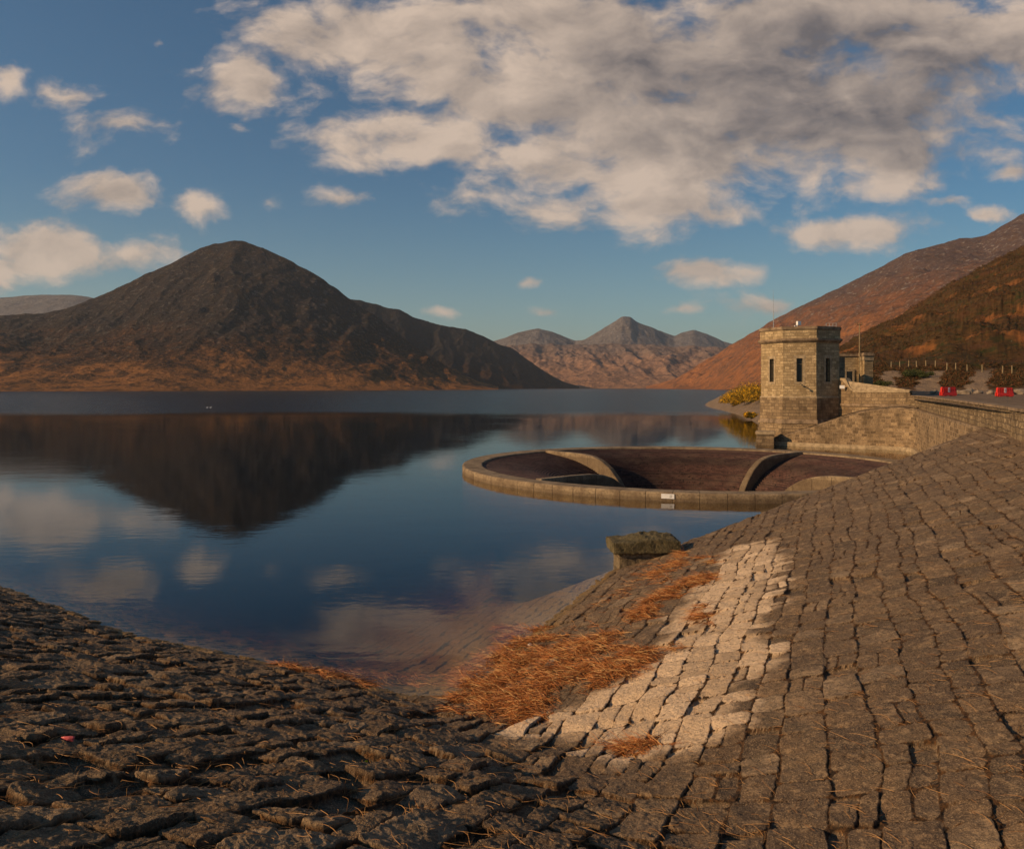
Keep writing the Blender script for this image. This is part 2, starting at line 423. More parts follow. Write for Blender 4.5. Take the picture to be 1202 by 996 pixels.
def polydist(X, Y, poly):
    d = np.full(X.shape, 1e9); n = len(poly)
    for i in range(n):
        ax, ay = poly[i]; bx, by = poly[(i+1) % n]; ex, ey = bx-ax, by-ay
        tt = np.clip(((X-ax)*ex+(Y-ay)*ey)/(ex*ex+ey*ey+1e-12), 0, 1)
        d = np.minimum(d, np.hypot(X-ax-tt*ex, Y-ay-tt*ey))
    return np.where(inpoly(X, Y, poly), d, -d)
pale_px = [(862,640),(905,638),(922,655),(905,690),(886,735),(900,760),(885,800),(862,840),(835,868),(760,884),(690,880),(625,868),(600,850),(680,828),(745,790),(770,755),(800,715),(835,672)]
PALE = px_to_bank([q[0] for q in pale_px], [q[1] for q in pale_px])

def fan(amin, amax, ncol, Y0, Y1, nrow):
    core = np.linspace(-.72, .74, int(ncol*.86))
    l = -.72-np.cumsum(np.linspace(.002, (abs(amin)-.72)/(ncol*.07)*2, int(ncol*.07)))
    r = .74+np.cumsum(np.linspace(.002, (amax-.74)/(ncol*.07)*2, int(ncol*.07)))
    A = np.concatenate([l[::-1], core, r])
    g = np.linspace(0, 1, nrow)
    Yr = 1/((1/Y0)*(1-g) + (1/Y1)*g)            # even steps down the picture
    Yr2 = Y0*(Y1/Y0)**g
    Yv = .55*Yr + .45*Yr2
    return np.meshgrid(A, Yv)
A_, Y_ = fan(-1.5, 1.5, 1250, 3.4, 48, 1150)
X_ = A_*Y_
Z_, jn, rnd_, wb_ = stones(X_, Y_)
# stop the sheet under the parapet line: it is buried beneath the crest beyond it
lim = 6.83+.4186*Y_+.35
over = X_-lim
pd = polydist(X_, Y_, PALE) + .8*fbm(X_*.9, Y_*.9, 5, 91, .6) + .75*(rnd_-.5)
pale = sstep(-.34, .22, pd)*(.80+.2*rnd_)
X_ = np.where(over > 0, lim+over*.02, X_)
Z_ = np.where(over > 0, np.minimum(Z_, 4.0), Z_)
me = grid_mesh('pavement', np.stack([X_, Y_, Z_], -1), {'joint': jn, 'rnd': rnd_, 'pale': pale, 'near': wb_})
M_stone, t, bs = mat('pitched_stone')
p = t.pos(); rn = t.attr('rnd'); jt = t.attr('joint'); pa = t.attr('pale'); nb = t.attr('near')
n1 = t.noise(p, 2.2, 6, .62); n2 = t.noise(p, 16, 6, .68); n3 = t.noise(p, 60, 3, .7); n4 = t.noise(p, .5, 4, .6)
c = t.mix(rn, (.100,.062,.036), (.300,.195,.108)); c = t.mix(t.mr(rn, .74, .86), c, (.37,.265,.165)); c = t.mix(t.mr(rn, .26, .16), c, (.072,.050,.034))
c = t.mix(t.mr(n1, .40, .68), c, (.150,.108,.068))
c = t.mix(t.m('MULTIPLY', t.mr(n2, .47, .60), .60), c, (.058,.040,.026))
c = t.mix(t.m('MULTIPLY', t.mr(n4, .42, .60), .70), c, (.115,.078,.052))
c = t.mix(t.m('MULTIPLY', t.mr(n3, .53, .62), .65), c, (.46,.32,.185))
n5 = t.noise(p, 5.5, 5, .7)
c = t.mix(t.m('MULTIPLY', t.mr(n5, .53, .62), .55), c, (.39,.265,.150))
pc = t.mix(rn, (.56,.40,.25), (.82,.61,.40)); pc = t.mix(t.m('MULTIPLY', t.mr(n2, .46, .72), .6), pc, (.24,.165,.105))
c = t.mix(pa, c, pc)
c = t.mix(t.m('MULTIPLY', nb, .14), c, t.mix(t.mr(n1, .35, .7), (.085,.056,.032), (.23,.16,.088)))
joint_c = t.mix(t.mr(n2, .4, .62), (.030,.019,.011), (.135,.065,.024))
c = t.mix(t.mr(jt, .12, .75), c, joint_c)
zz = t.m('ADD', t.sep(p)[2], t.m('MULTIPLY', t.m('SUBTRACT', n1, .5), .25))
wet = t.mr(zz, .16, -.02); c = t.mix(t.m('MULTIPLY', wet, .85), c, t.mix(jt, (.25,.150,.040), (.030,.017,.006)))
t.put(bs.inputs['Base Color'], c)
t.put(bs.inputs['Roughness'], t.m('SUBTRACT', .92, t.m('MULTIPLY', wet, .35)))
h = t.m('ADD', t.m('MULTIPLY', n2, .8), t.m('MULTIPLY', n3, .35))
t.put(bs.inputs['Normal'], t.bump(t.m('ADD', h, t.m('MULTIPLY', n5, 1.2)), .05))
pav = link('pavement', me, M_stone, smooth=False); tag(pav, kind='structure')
pav.data.polygons.foreach_set('use_smooth', np.ones(len(pav.data.polygons), bool))

# the same bank and the crest track carried on behind the viewpoint
gx, gy = np.meshgrid(np.linspace(-45, 60, 300), np.linspace(-40, 3.6, 130))
gzz = base_height(gx, gy)[0] - .05; gl0 = 6.83+.4186*gy
gzz = np.where(gx > gl0+.5, 5.12, np.minimum(gzz, 4.6)) + .03*fbm(gx*2, gy*2, 3, 5)
me = grid_mesh('pavement', np.stack([gx, gy, gzz], -1), {'joint': gx*0, 'rnd': _h(np.floor(gx*2), np.floor(gy*2), 3), 'pale': gx*0, 'near': gx*0})
pv2 = link('pavement', me, M_stone, smooth=True); pv2['kind'] = 'structure'
gx, gy = np.meshgrid(np.linspace(0, 1, 40), np.linspace(3.5, 16, 40)); gxx = (6.83+.4186*gy+.5) + gx*40
pv3 = link('road', grid_mesh('road', np.stack([gxx, gy, 5.10+.03*fbm(gxx, gy, 3, 6)], -1), {'joint': gx*0, 'rnd': gx*0+.5, 'pale': gx*0, 'near': gx*0}), M_stone, smooth=True); pv3['kind'] = 'structure'

# ------------------------------------------------------------------ lake bed, water
C_SP = np.array([13.5, 59.5]); R_SP = 17.2
def ring_sheet(name, radii, z, seg, mt, hole=True):
    th = np.linspace(0, 2*np.pi, seg, endpoint=False)
    P = np.array([[(C_SP[0]+r*math.cos(q), C_SP[1]+r*math.sin(q), z) for q in th] for r in radii])
    me = grid_mesh(name, P, closed_u=True)
    return me
M_bed = plain('lake_bed', (.05,.035,.02), .95, scale=.5)
bed = link('ground', ring_sheet('ground', [.01, 16, 60, 300, 1500, 6000, 14000], -15.0, 64, None), M_bed); bed['kind'] = 'structure'
for pz in bed.data.polygons: pass
bed.data.flip_normals()
th = np.linspace(0, 2*np.pi, 192, endpoint=False)
radii = [16.75, 40, 120, 400, 1200, 4000, 7000]
top = [[(C_SP[0]+r*math.cos(q), C_SP[1]+r*math.sin(q), 0) for q in th] for r in radii]
bot = [[(C_SP[0]+r*math.cos(q), C_SP[1]+r*math.sin(q), -14.0) for q in th] for r in (7000, 400, 16.75)]
P = np.array(top+bot+[top[0]])
me = grid_mesh('water', P, closed_u=True)
bm = bmesh.new(); bm.from_mesh(me); bmesh.ops.remove_doubles(bm, verts=bm.verts[:], dist=.0005)
bmesh.ops.recalc_face_normals(bm, faces=bm.faces[:]); bm.to_mesh(me); bm.free()
M_water = bpy.data.materials.new('lake_water'); M_water.use_nodes = True; t = NT(M_water.node_tree); t.n.clear()
p = t.pos(); px_, py_, pz_ = t.sep(p)
far = t.mr(t.m('ADD', py_, t.m('MULTIPLY', t.m('SUBTRACT', t.noise(p, .012, 3), .5), 90)), 150, 215)
pv = t.v('MULTIPLY', p, (.55, 1, 1))
w1 = t.noise(pv, 2.6, 3, .5, .3); w2 = t.noise(pv, .55, 3, .5, .4); w3 = t.noise(p, 9, 2, .5)
hgt = t.m('ADD', t.m('MULTIPLY', w1, .0042), t.m('ADD', t.m('MULTIPLY', w2, .0075), t.m('MULTIPLY', w3, .0006)))
calm = t.mr(t.noise(p, .035, 3, .6), .35, .7, .35, 1.2)
hgt = t.m('MULTIPLY', hgt, calm)
hfar = t.m('ADD', t.m('MULTIPLY', t.noise(p, 1.1, 3, .55), .10), t.m('MULTIPLY', t.noise(p, .25, 2, .5), .16))
hall = t.m('ADD', hgt, t.m('MULTIPLY', far, hfar))
nb = t.bump(hall, 1.0)
cosi = t.m('ABSOLUTE', t.v('DOT_PRODUCT', nb, t.node('ShaderNodeNewGeometry').outputs['Incoming'], out=1))
frs = t.m('ADD', .02, t.m('MULTIPLY', .98, t.m('POWER', t.m('SUBTRACT', 1.0, cosi, clamp=True), 5.0)))
gl = t.node('ShaderNodeBsdfGlossy'); t.put(gl.inputs['Normal'], nb); gl.inputs['Color'].default_value = (.70, .73, .77, 1)
t.put(gl.inputs['Roughness'], t.m('ADD', .018, t.m('MULTIPLY', far, .16)))
tr = t.node('ShaderNodeBsdfTransparent')
ms = t.node('ShaderNodeMixShader'); t.put(ms.inputs[0], t.m('MULTIPLY', frs, t.m('SUBTRACT', 1.0, t.m('MULTIPLY', far, .50)))); t.l.new(tr.outputs[0], ms.inputs[1]); t.l.new(gl.outputs[0], ms.inputs[2])
va = t.node('ShaderNodeVolumeAbsorption'); va.inputs['Color'].default_value = (.70, .52, .0, 1); va.inputs['Density'].default_value = .50
mo = t.node('ShaderNodeOutputMaterial'); t.l.new(ms.outputs[0], mo.inputs['Surface']); t.l.new(va.outputs[0], mo.inputs['Volume'])
wat = link('water', me, M_water); wat['kind'] = 'structure'

# ------------------------------------------------------------------ hills
def hill_mat(name, low, mid, high, z1, z2, rock=(.26,.23,.20), scale=1.0, rocky=.5, bumpd=3.0, dark=(.035,.024,.016)):
    m, t, bs = mat(name); p = t.pos(); z = t.sep(p)[2]
    na = t.noise(p, .006*scale, 6, .62, .4); nb_ = t.noise(p, .03*scale, 7, .68); nc = t.noise(p, .16*scale, 5, .7); nd = t.noise(p, .08*scale, 6, .7, .5)
    zn = t.m('ADD', z, t.m('MULTIPLY', t.m('SUBTRACT', na, .5), (z2-z1)*1.3))
    zn = t.m('ADD', zn, t.m('MULTIPLY', t.m('SUBTRACT', nb_, .5), (z2-z1)*.8))
    c = t.mix(t.mr(zn, z1, (z1+z2)/2), low, mid); c = t.mix(t.mr(zn, (z1+z2)/2, z2), c, high)
    c = t.mix(t.m('MULTIPLY', t.mr(nb_, .47, .58), .75), c, dark)
    c = t.mix(t.m('MULTIPLY', t.mr(nc, .48, .68), t.mr(zn, z2, z1, .12, .7)), c, tuple(min(1, q*1.7) for q in low))
    rk = t.m('MULTIPLY', t.mr(nd, .56, .62), t.m('MULTIPLY', t.mr(zn, z1, z2, .12, 1.0), rocky))
    c = t.mix(rk, c, rock)
    ne = t.noise(p, .30*scale, 3, .8)
    rk2 = t.m('MULTIPLY', t.mr(ne, .60, .66), t.m('MULTIPLY', t.mr(nb_, .45, .60), t.mr(zn, z1, z2, .25, 1.0)))
    c = t.mix(t.m('MULTIPLY', rk2, rocky), c, tuple(min(1, q*1.35) for q in rock))
    c = t.mix(t.m('MULTIPLY', t.mr(ne, .47, .35), .6), c, dark)
    t.put(bs.inputs['Base Color'], c)
    t.put(bs.inputs['Normal'], t.bump(t.m('ADD', nb_, t.m('ADD', t.m('MULTIPLY', nd, .6), t.m('MULTIPLY', ne, .2))), bumpd*2.6))
    bs.inputs['Specular IOR Level'].default_value = .05
    return m
def loft_hill(name, keys, mt, ncol=420, nrow=200, power=1.25, namp=14, nscale=140, gully=.5, seed=1, knoll=0, back=.8, under=-.12, minz=-9):
    K = np.array(keys, float)                    # px, ridge y, ridge distance, foot distance
    pxs = np.linspace(K[0, 0], K[-1, 0], ncol)
    # smooth interpolation of the silhouette
    def ip(c):
        v = np.interp(pxs, K[:, 0], K[:, c]); w = np.hanning(9); w /= w.sum()
        return np.convolve(np.pad(v, 4, 'edge'), w, 'valid')
    yr, Dr, Df = ip(1), ip(2), ip(3)
    zr = H+(PY0-yr)/F*Dr
    v = np.concatenate([np.linspace(under, 0, 8)[:-1], np.linspace(0, 1, nrow), 1+np.linspace(0, back, 40)[1:]])
    Vv, _ = np.meshgrid(v, pxs, indexing='ij')
    D = Df + (Dr-Df)*Vv
    g = np.where(Vv < 0, Vv*.9, np.where(Vv <= 1, np.abs(Vv)**power, 1-.9*(Vv-1)**1.4))
    z = zr*g
    a = (pxs-PX0)/F; X = a*D; Y = D
    env = np.where(Vv <= 1, np.clip(Vv, 0, 1)**.7*(1-np.clip(Vv, 0, 1)**6*.75), .25) * np.clip(zr/60, .02, 1)
    n = fbm(X/nscale, Y/nscale, 6, seed, .55)*namp
    gl_ = -np.abs(fbm(X/(nscale*.55), Y/(nscale*1.6), 4, seed+20))*namp*gully*2
    z = z + (n+gl_)*env + fbm(X/22, Y/22, 4, seed+30, .6)*namp*.16*env + np.maximum(0, fbm(X/38, Y/38, 3, seed+50)-.12)*namp*.9*env*knoll
    z = np.maximum(z, minz)
    me = grid_mesh(name, np.stack([X, Y, z], -1))
    o = link(name, me, mt, smooth=True); o['kind'] = 'structure'
    return o
M_h1 = hill_mat('bracken_and_heather', (.27,.118,.036), (.052,.026,.013), (.029,.025,.024), 6, 150, rock=(.17,.145,.12), rocky=.6, bumpd=4)
M_h2 = hill_mat('dark_heather_ridge', (.060,.030,.014), (.022,.020,.018), (.024,.023,.023), 10, 160, rock=(.09,.08,.075), rocky=.3, bumpd=4)
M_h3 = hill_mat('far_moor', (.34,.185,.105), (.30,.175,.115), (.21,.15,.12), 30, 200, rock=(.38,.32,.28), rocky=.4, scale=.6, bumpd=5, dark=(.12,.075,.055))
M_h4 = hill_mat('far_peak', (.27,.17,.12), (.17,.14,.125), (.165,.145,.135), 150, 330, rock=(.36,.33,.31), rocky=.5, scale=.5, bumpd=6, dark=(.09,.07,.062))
M_h5 = hill_mat('orange_hillside', (.31,.125,.045), (.215,.092,.042), (.098,.066,.058), 20, 270, rock=(.36,.31,.27), rocky=.7, bumpd=4, dark=(.11,.062,.038))

loft_hill('mountain', [(-420,392,1700,1000),(-250,385,1750,1020),(-100,376,1750,1050),(0,369,1800,1080),(55,366,1850,1100),(110,350,1900,1130),(175,321,1950,1180),(215,300,1980,1220),(250,286,2000,1260),(275,281.5,2000,1290),(300,286,2000,1310),(330,299,1990,1330),(370,321,1980,1360),(410,348,1970,1400),(450,378,1960,1450),(490,408,1950,1520),(530,432,1950,1600),(560,446,1960,1700),(585,453.2,1980,1850)],
          M_h1, 620, 280, 1.32, 46, 300, .55, seed=3, knoll=.55)
loft_hill('ridge', [(330,400,2600,2150),(380,352,2600,2150),(415,350,2650,2150),(440,355,2680,2150),(470,363,2700,2170),(485,372,2720,2170),(520,382,2750,2200),(545,386,2800,2250),(575,398,2850,2300),(600,408,2880,2400),(615,418,2880,2450),(640,435,2900,2600),(660,447,2900,2700),(680,453.6,2950,2850)],
          M_h2, 300, 160, 1.15, 34, 220, .9, seed=9, knoll=.4)
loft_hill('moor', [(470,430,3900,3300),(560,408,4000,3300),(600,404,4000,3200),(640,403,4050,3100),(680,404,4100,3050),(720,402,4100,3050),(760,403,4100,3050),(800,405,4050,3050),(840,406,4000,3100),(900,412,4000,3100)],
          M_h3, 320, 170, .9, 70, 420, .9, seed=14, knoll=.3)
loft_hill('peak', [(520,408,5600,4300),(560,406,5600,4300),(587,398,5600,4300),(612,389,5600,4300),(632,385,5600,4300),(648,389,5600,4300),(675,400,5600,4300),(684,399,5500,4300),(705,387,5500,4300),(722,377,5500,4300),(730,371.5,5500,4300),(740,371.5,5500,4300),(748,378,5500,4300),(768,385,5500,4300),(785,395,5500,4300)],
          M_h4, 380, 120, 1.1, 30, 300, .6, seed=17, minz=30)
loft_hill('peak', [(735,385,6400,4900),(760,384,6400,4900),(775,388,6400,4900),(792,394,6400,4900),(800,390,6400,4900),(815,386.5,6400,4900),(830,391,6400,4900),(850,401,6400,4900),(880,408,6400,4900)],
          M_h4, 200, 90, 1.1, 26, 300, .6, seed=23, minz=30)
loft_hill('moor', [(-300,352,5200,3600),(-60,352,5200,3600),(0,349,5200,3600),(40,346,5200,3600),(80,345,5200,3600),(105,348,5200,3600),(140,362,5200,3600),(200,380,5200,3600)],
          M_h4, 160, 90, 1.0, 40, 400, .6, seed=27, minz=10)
loft_hill('hill', [(758,453.6,2850,2700),(775,449,2700,2450),(800,440,2600,2200),(830,422,2500,1900),(860,402,2450,1650),(880,389,2400,1450),(900,378.5,2350,1300),(950,355,2300,1000),(1000,330,2250,850),(1040,308,2250,780),(1075,290,2250,740),(1100,284,2250,700),(1130,278,2250,700),(1155,276,2200,700),(1175,265,2200,700),(1202,250,2200,700),(1260,225,2200,700),(1400,180,2200,700),(1600,150,2200,700)],
          M_h5, 520, 260, 1.1, 34, 260, .9, seed=31, knoll=.5)

# near hillside, crest track and shore on the right: one sheet
keys = [(.232, [(240,-3),(250,-2.6),(262,-2.2),(280,-2),(310,-2),(350,-3),(400,-8)]),
 (.250, [(228,-1.2),(238,-.2),(248,.3),(262,.8),(280,.9),(320,.5),(420,-6)]),
 (.262, [(212,-1),(218,.1),(235,1.4),(258,2.6),(275,3),(320,2),(420,-5)]),
 (.316, [(118,-1),(125,.05),(150,1.5),(185,3.4),(215,4.4),(300,5),(420,0)]),
 (.375, [(97,-1),(101,1.5),(118,4.5),(150,5.5),(190,8),(290,16),(450,5)]),
 (.425, [(88.5,3.5),(91,5.0),(110,5.2),(130,7.5),(150,10),(310,22.5),(460,10)]),
 (.4935, [(84,5.0),(92,5.15),(112,6.0),(128,8),(142,9.5),(350,37),(520,20)]),
 (.515, [(72,5.0),(90,5.15),(110,5.7),(126,8),(142,9.6),(360,43),(530,28)]),
 (.547, [(54,5.1),(87,5.2),(108,5.5),(122,7.8),(140,9.6),(370,52),(540,35)]),
 (.646, [(31.2,5.12),(80,5.05),(98,5.3),(115,7.5),(140,9.0),(420,82),(600,60)]),
 (.9, [(15.0,5.15),(75,5),(95,5.2),(115,8),(140,12),(430,120),(620,90)]),
 (1.6, [(6.5,5.15),(70,5),(90,5.5),(110,10),(140,16),(430,170),(620,130)])]
ka = np.array([k[0] for k in keys]); kY = np.array([[q[0] for q in k[1]] for k in keys]); kZ = np.array([[q[1] for q in k[1]] for k in keys])
def land_cols(aa, nrow):
    gy = np.array([np.interp(aa, ka, kY[:, i]) for i in range(7)]); gz = np.array([np.interp(aa, ka, kZ[:, i]) for i in range(7)])
    ystart = np.where(aa > .4995, np.minimum(6.83/np.maximum(aa-.4186, .05)+.9, gy[0]+6), gy[0]); gy[0] = np.minimum(ystart, gy[1]-1)
    par = np.linspace(0, 6, nrow); par = 6*(par/6)**1.0
    k = np.clip(par.astype(int), 0, 5); f = (par-k)
    Y = gy[k]*(1-f[:, None])+gy[k+1]*f[:, None]
    fz = f[:, None]
    Z = gz[k]*(1-fz)+gz[k+1]*fz
    return Y, Z
aa = np.concatenate([np.linspace(.232, .70, 760), np.linspace(.702, 1.6, 160)])
Yl, Zl = land_cols(aa, 620); Xl = Yl*aa
w = np.hanning(25); w /= w.sum()
Zl = np.apply_along_axis(lambda c: np.convolve(np.pad(c, 12, 'edge'), w, 'valid'), 0, Zl)
up = sstep(5.25, 6.1, Zl); hi = sstep(9, 14, Zl)
Zb = Zl.copy()
Zl = Zl + fbm(Xl/3, Yl/3, 4, 101)*(.03+.5*up*(1-hi)+.10*(Zb < 5)) + fbm(Xl/28, Yl/28, 5, 107, .55)*hi*7 + np.abs(fbm(Xl/6, Yl/9, 4, 111, .6))*hi*1.5
pxl = aa[None, :]*F+PX0+0*Yl; sb_ = sum(np.exp(-((pxl-c_-(Zb-7)*3)/w_)**2) for c_, w_ in ((1043,15),(1092,17),(1150,17),(1215,14)))
scree = sstep(.40, .62, sb_+.75*fbm(Xl/2.2, Yl/3.5, 4, 121))*up*(1-sstep(8.3, 9.8, Zb+fbm(Xl/4, Yl/4, 2, 123)))
veg = np.clip(up - scree, 0, 1)
shore = sstep(2.5, .8, Zb)+(aa < .40)*(Yl < 190)*1.0; veg = np.where(shore > .2, veg*.15, veg)
bracken = sstep(.14, .34, fbm(Xl/26+Yl/60, Yl/34, 5, 131, .6)+.16*fbm(Xl/5, Yl/7, 3, 133))*hi
me = grid_mesh('hill', np.stack([Xl, Yl, Zl], -1), {'veg': veg, 'scree': np.clip(scree, 0, 1), 'bracken': bracken})
M_land, t, bs = mat('track_scree_heather')
p = t.pos(); ve = t.attr('veg'); sc = t.attr('scree'); bk = t.attr('bracken')
n1 = t.noise(p, .8, 6, .65); n2 = t.noise(p, 5, 5, .7); n3 = t.noise(p, .12, 5, .6); n4 = t.noise(p, .35, 6, .7, .4)
g = t.mix(t.mr(n1, .35, .65), (.27,.20,.145), (.17,.125,.085)); g = t.mix(t.mr(n2, .5, .7), g, (.12,.09,.065))
s_ = t.mix(t.mr(n2, .35, .7), (.30,.215,.145), (.15,.105,.07)); g = t.mix(sc, g, s_)
v_ = t.mix(t.mr(n1, .35, .68), (.050,.032,.014), (.115,.060,.022)); v_ = t.mix(t.mr(n4, .48, .66), v_, (.040,.044,.016))
v_ = t.mix(t.mr(n3, .5, .68), v_, (.10,.048,.022)); v_ = t.mix(t.m('MULTIPLY', bk, t.mr(n1, .3, .6, .4, 1)), v_, (.30,.115,.035))
v_ = t.mix(t.mr(t.noise(p, .22, 6, .75), .66, .70), v_, (.30,.24,.18))
t.put(bs.inputs['Base Color'], t.mix(ve, g, v_)); t.put(bs.inputs['Normal'], t.bump(t.m('ADD', n1, n2), .25)); bs.inputs['Specular IOR Level'].default_value = .08
near_hill = link('hill', me, M_land, smooth=True); near_hill['kind'] = 'structure'
def land_z(px, Y):
    a = (px-PX0)/F; j = int(np.argmin(np.abs(aa-a))); return float(np.interp(Y, Yl[:, j], Zl[:, j]))

# ------------------------------------------------------------------ leafy things
def leaf_cloud(name, centres, radii, n, size, mt, parent=None, flat=.75, seed=1):
    r = np.random.default_rng(seed); V = []; Fc = []
    cen = np.array(centres, float); rad = np.array(radii, float); pw = rad**2; pw = pw/pw.sum()
    k = r.choice(len(cen), n, p=pw)
    d = r.normal(size=(n, 3)); d /= np.linalg.norm(d, axis=1)[:, None]
    d[:, 2] = np.abs(d[:, 2])*flat
    p = cen[k] + d*rad[k][:, None]*(r.random(n)**.4)[:, None]
    u = r.normal(size=(n, 3)); u /= np.linalg.norm(u, axis=1)[:, None]
    w_ = np.cross(u, r.normal(size=(n, 3))); w_ /= np.linalg.norm(w_, axis=1)[:, None]
    s = size*(.5+r.random(n))[:, None]
    V = np.stack([p-u*s, p+w_*s*.6, p+u*s], 1).reshape(-1, 3)
    me = bpy.data.meshes.new(name); me.vertices.add(3*n); me.vertices.foreach_set('co', V.reshape(-1).astype(np.float32))
    me.loops.add(3*n); me.loops.foreach_set('vertex_index', np.arange(3*n, dtype=np.int32))
    me.polygons.add(n); me.polygons.foreach_set('loop_start', (np.arange(n)*3).astype(np.int32)); me.update(calc_edges=True)
    at_ = me.attributes.new('rnd', 'FLOAT', 'POINT'); at_.data.foreach_set('value', np.repeat(r.random(n), 3).astype(np.float32))
    return link(name, me, mt, parent)
def leaf_mat(name, c1, c2, c3):
    m, t, bs = mat(name); p = t.pos(); rn = t.attr('rnd'); n = t.noise(p, .9, 3, .6)
    c = t.mix(rn, c1, c2); c = t.mix(t.mr(t.m('ADD', t.m('MULTIPLY', n, .7), t.m('MULTIPLY', rn, .4)), .52, .66), c, c3)
    t.put(bs.inputs['Base Color'], c); return m
M_gorse = leaf_mat('gorse_leaf_and_flower', (.06,.065,.012), (.20,.14,.018), (.80,.42,.012))
M_heath = leaf_mat('heather_leaf', (.035,.030,.012), (.085,.052,.018), (.12,.048,.016))
M_green = leaf_mat('dark_shrub_leaf', (.022,.034,.010), (.045,.060,.016), (.07,.07,.02))
gspec = [(862,468,205,4.0,5.0,'low yellow gorse bush nearest the lake end of the gravel shore'),
         (876,466,190,4.6,7.0,'middle gorse bush, full yellow crown, on the shore left of the tower'),
         (893,468,178,5.2,7.8,'tall gorse bush half hidden behind the left wall of the octagonal tower'),
         (884,478,150,2.0,1.8,'small green gorse tuft low on the gravel slope below the yellow bushes')]
for i, (px, py, Y, wd, ht, lab) in enumerate(gspec):
    X = (px-PX0)/F*Y; z = land_z(px, Y)
    g = empty('gorse_bush', (X, Y, z-.1), lab, 'bush', 'gorse bushes on the shore beside the tower')
    r = random.Random(i+5); cs = []; rs = []
    for k in range(16):
        cs.append((X+r.uniform(-wd*.62, wd*.62), Y+r.uniform(-wd*.5, wd*.5), z+r.uniform(0, ht*.45))); rs.append(r.uniform(.26, .42)*ht)
    leaf_cloud('foliage', cs, rs, 5200, .17, M_gorse, g, seed=i)
    mb = MB(); [mb.tube((X+q*.3, Y, z-.2), (X+q*.9, Y+.2*q, z+ht*.5), .07, .03, 5) for q in (-1, 0, 1)]; mb.build('stem', M_wood2, g)

# heather and scrub over the near hillside
sel = np.argwhere((veg > .5) & (Zb > 6.2) & (aa[None, :] < .72) & (Yl < 420))
r = np.random.default_rng(5); ii = sel[r.choice(len(sel), 12000)]
cs = np.stack([Xl[ii[:, 0], ii[:, 1]], Yl[ii[:, 0], ii[:, 1]], Zl[ii[:, 0], ii[:, 1]]], 1)
keep = bracken[ii[:, 0], ii[:, 1]] < .45 + .4*r.random(len(ii)); cs = cs[keep]
rad = (.25+.55*r.random(len(cs)))*(.35+cs[:, 1]/320)
hth = leaf_cloud('heather', cs, rad, 230000, .17, M_heath, seed=8); tag(hth, 'dark heather and scrub covering the near hillside', 'heather', kind='stuff')
for px, py, Y, sz, lab in ((1031,446,112,1.9,'round dark green shrub just right of the gatehouse pier'), (1069,440,124,2.2,'dark green shrub between the two pale scree banks under the fence'), (1087,443,122,1.5,'small dark shrub at the top of the second scree bank')):
    X = (px-PX0)/F*Y; z = land_z(px, Y); g = empty('shrub', (X, Y, z-.1), lab, 'shrub')
    rr = random.Random(px)
    cs = [(X+rr.uniform(-.5, .5)*sz, Y+rr.uniform(-.5, .5)*sz, z+rr.uniform(.1, .4)*sz) for _ in range(8)]
    leaf_cloud('foliage', cs, [sz*.45]*8, 1800, .13, M_green, g, seed=px)
    MB().tube((X, Y, z-.2), (X+.1, Y, z+sz*.5), .08, .04, 6).build('stem', M_wood2, g)

# ------------------------------------------------------------------ spillway (bell-mouth)
sp = empty('bellmouth_spillway', (C_SP[0], C_SP[1], 0), 'large round bell-mouth overflow with pale concrete rim standing in the lake', 'spillway')
TOPZ = .48
def revolve(name, prof, mt, parent, seg=256, smooth=True, jit=0):
    th = np.linspace(0, 2*np.pi, seg, endpoint=False); prof = np.array(prof, float)
    s = np.concatenate([[0], np.cumsum(np.hypot(*np.diff(prof, axis=0).T))])
    P = np.array([[(C_SP[0]+r*math.cos(q), C_SP[1]+r*math.sin(q), z) for q in th] for r, z in prof])
    UV = np.array([[(q*max(12, 16.0), si) for q in th] for si in s])
    me = grid_mesh(name, P, uv=UV, closed_u=True)
    bm = bmesh.new(); bm.from_mesh(me); bmesh.ops.recalc_face_normals(bm, faces=bm.faces[:]); bm.to_mesh(me); bm.free()
    return link(name, me, mt, parent, smooth)
rim_prof = [(R_SP-.02,-14.5),(R_SP,-.6),(R_SP,.38),(R_SP-.03,.44),(R_SP-.10,TOPZ),(R_SP-1.42,TOPZ-.03),(R_SP-1.5,TOPZ-.07),(R_SP-1.52,TOPZ-.2),(R_SP-1.52,-14.5),(R_SP-.02,-14.5)]
rim = revolve('rim', rim_prof, M_conc, sp, 320, False)
def fun_z(r):
    return np.interp(r, [3.0, 4.0, 5.0, 6.0, 7.0, 8.0, 9.0, 10.0, 11.0, 12.0, 13.0, 14.0, 15.0, 15.70], [-13,-10,-6.9,-4.6,-3.0,-1.95,-1.25,-.78,-.44,-.18,.0,.13,.24,.32])
rr_ = np.linspace(15.70, 3.0, 60)
fprof = []
for i, r0 in enumerate(rr_):
    z0 = float(fun_z(r0))
    if fprof: fprof.append((r0, fprof[-1][1]))
    fprof.append((r0-.004, z0))
fprof += [(2.99, -13.6), (.05, -13.6)]
fun = revolve('funnel', fprof, M_funnel, sp, 256, False)
bm = bmesh.new(); bm.from_mesh(fun.data); bmesh.ops.reverse_faces(bm, faces=bm.faces[:]); bm.to_mesh(fun.data); bm.free()
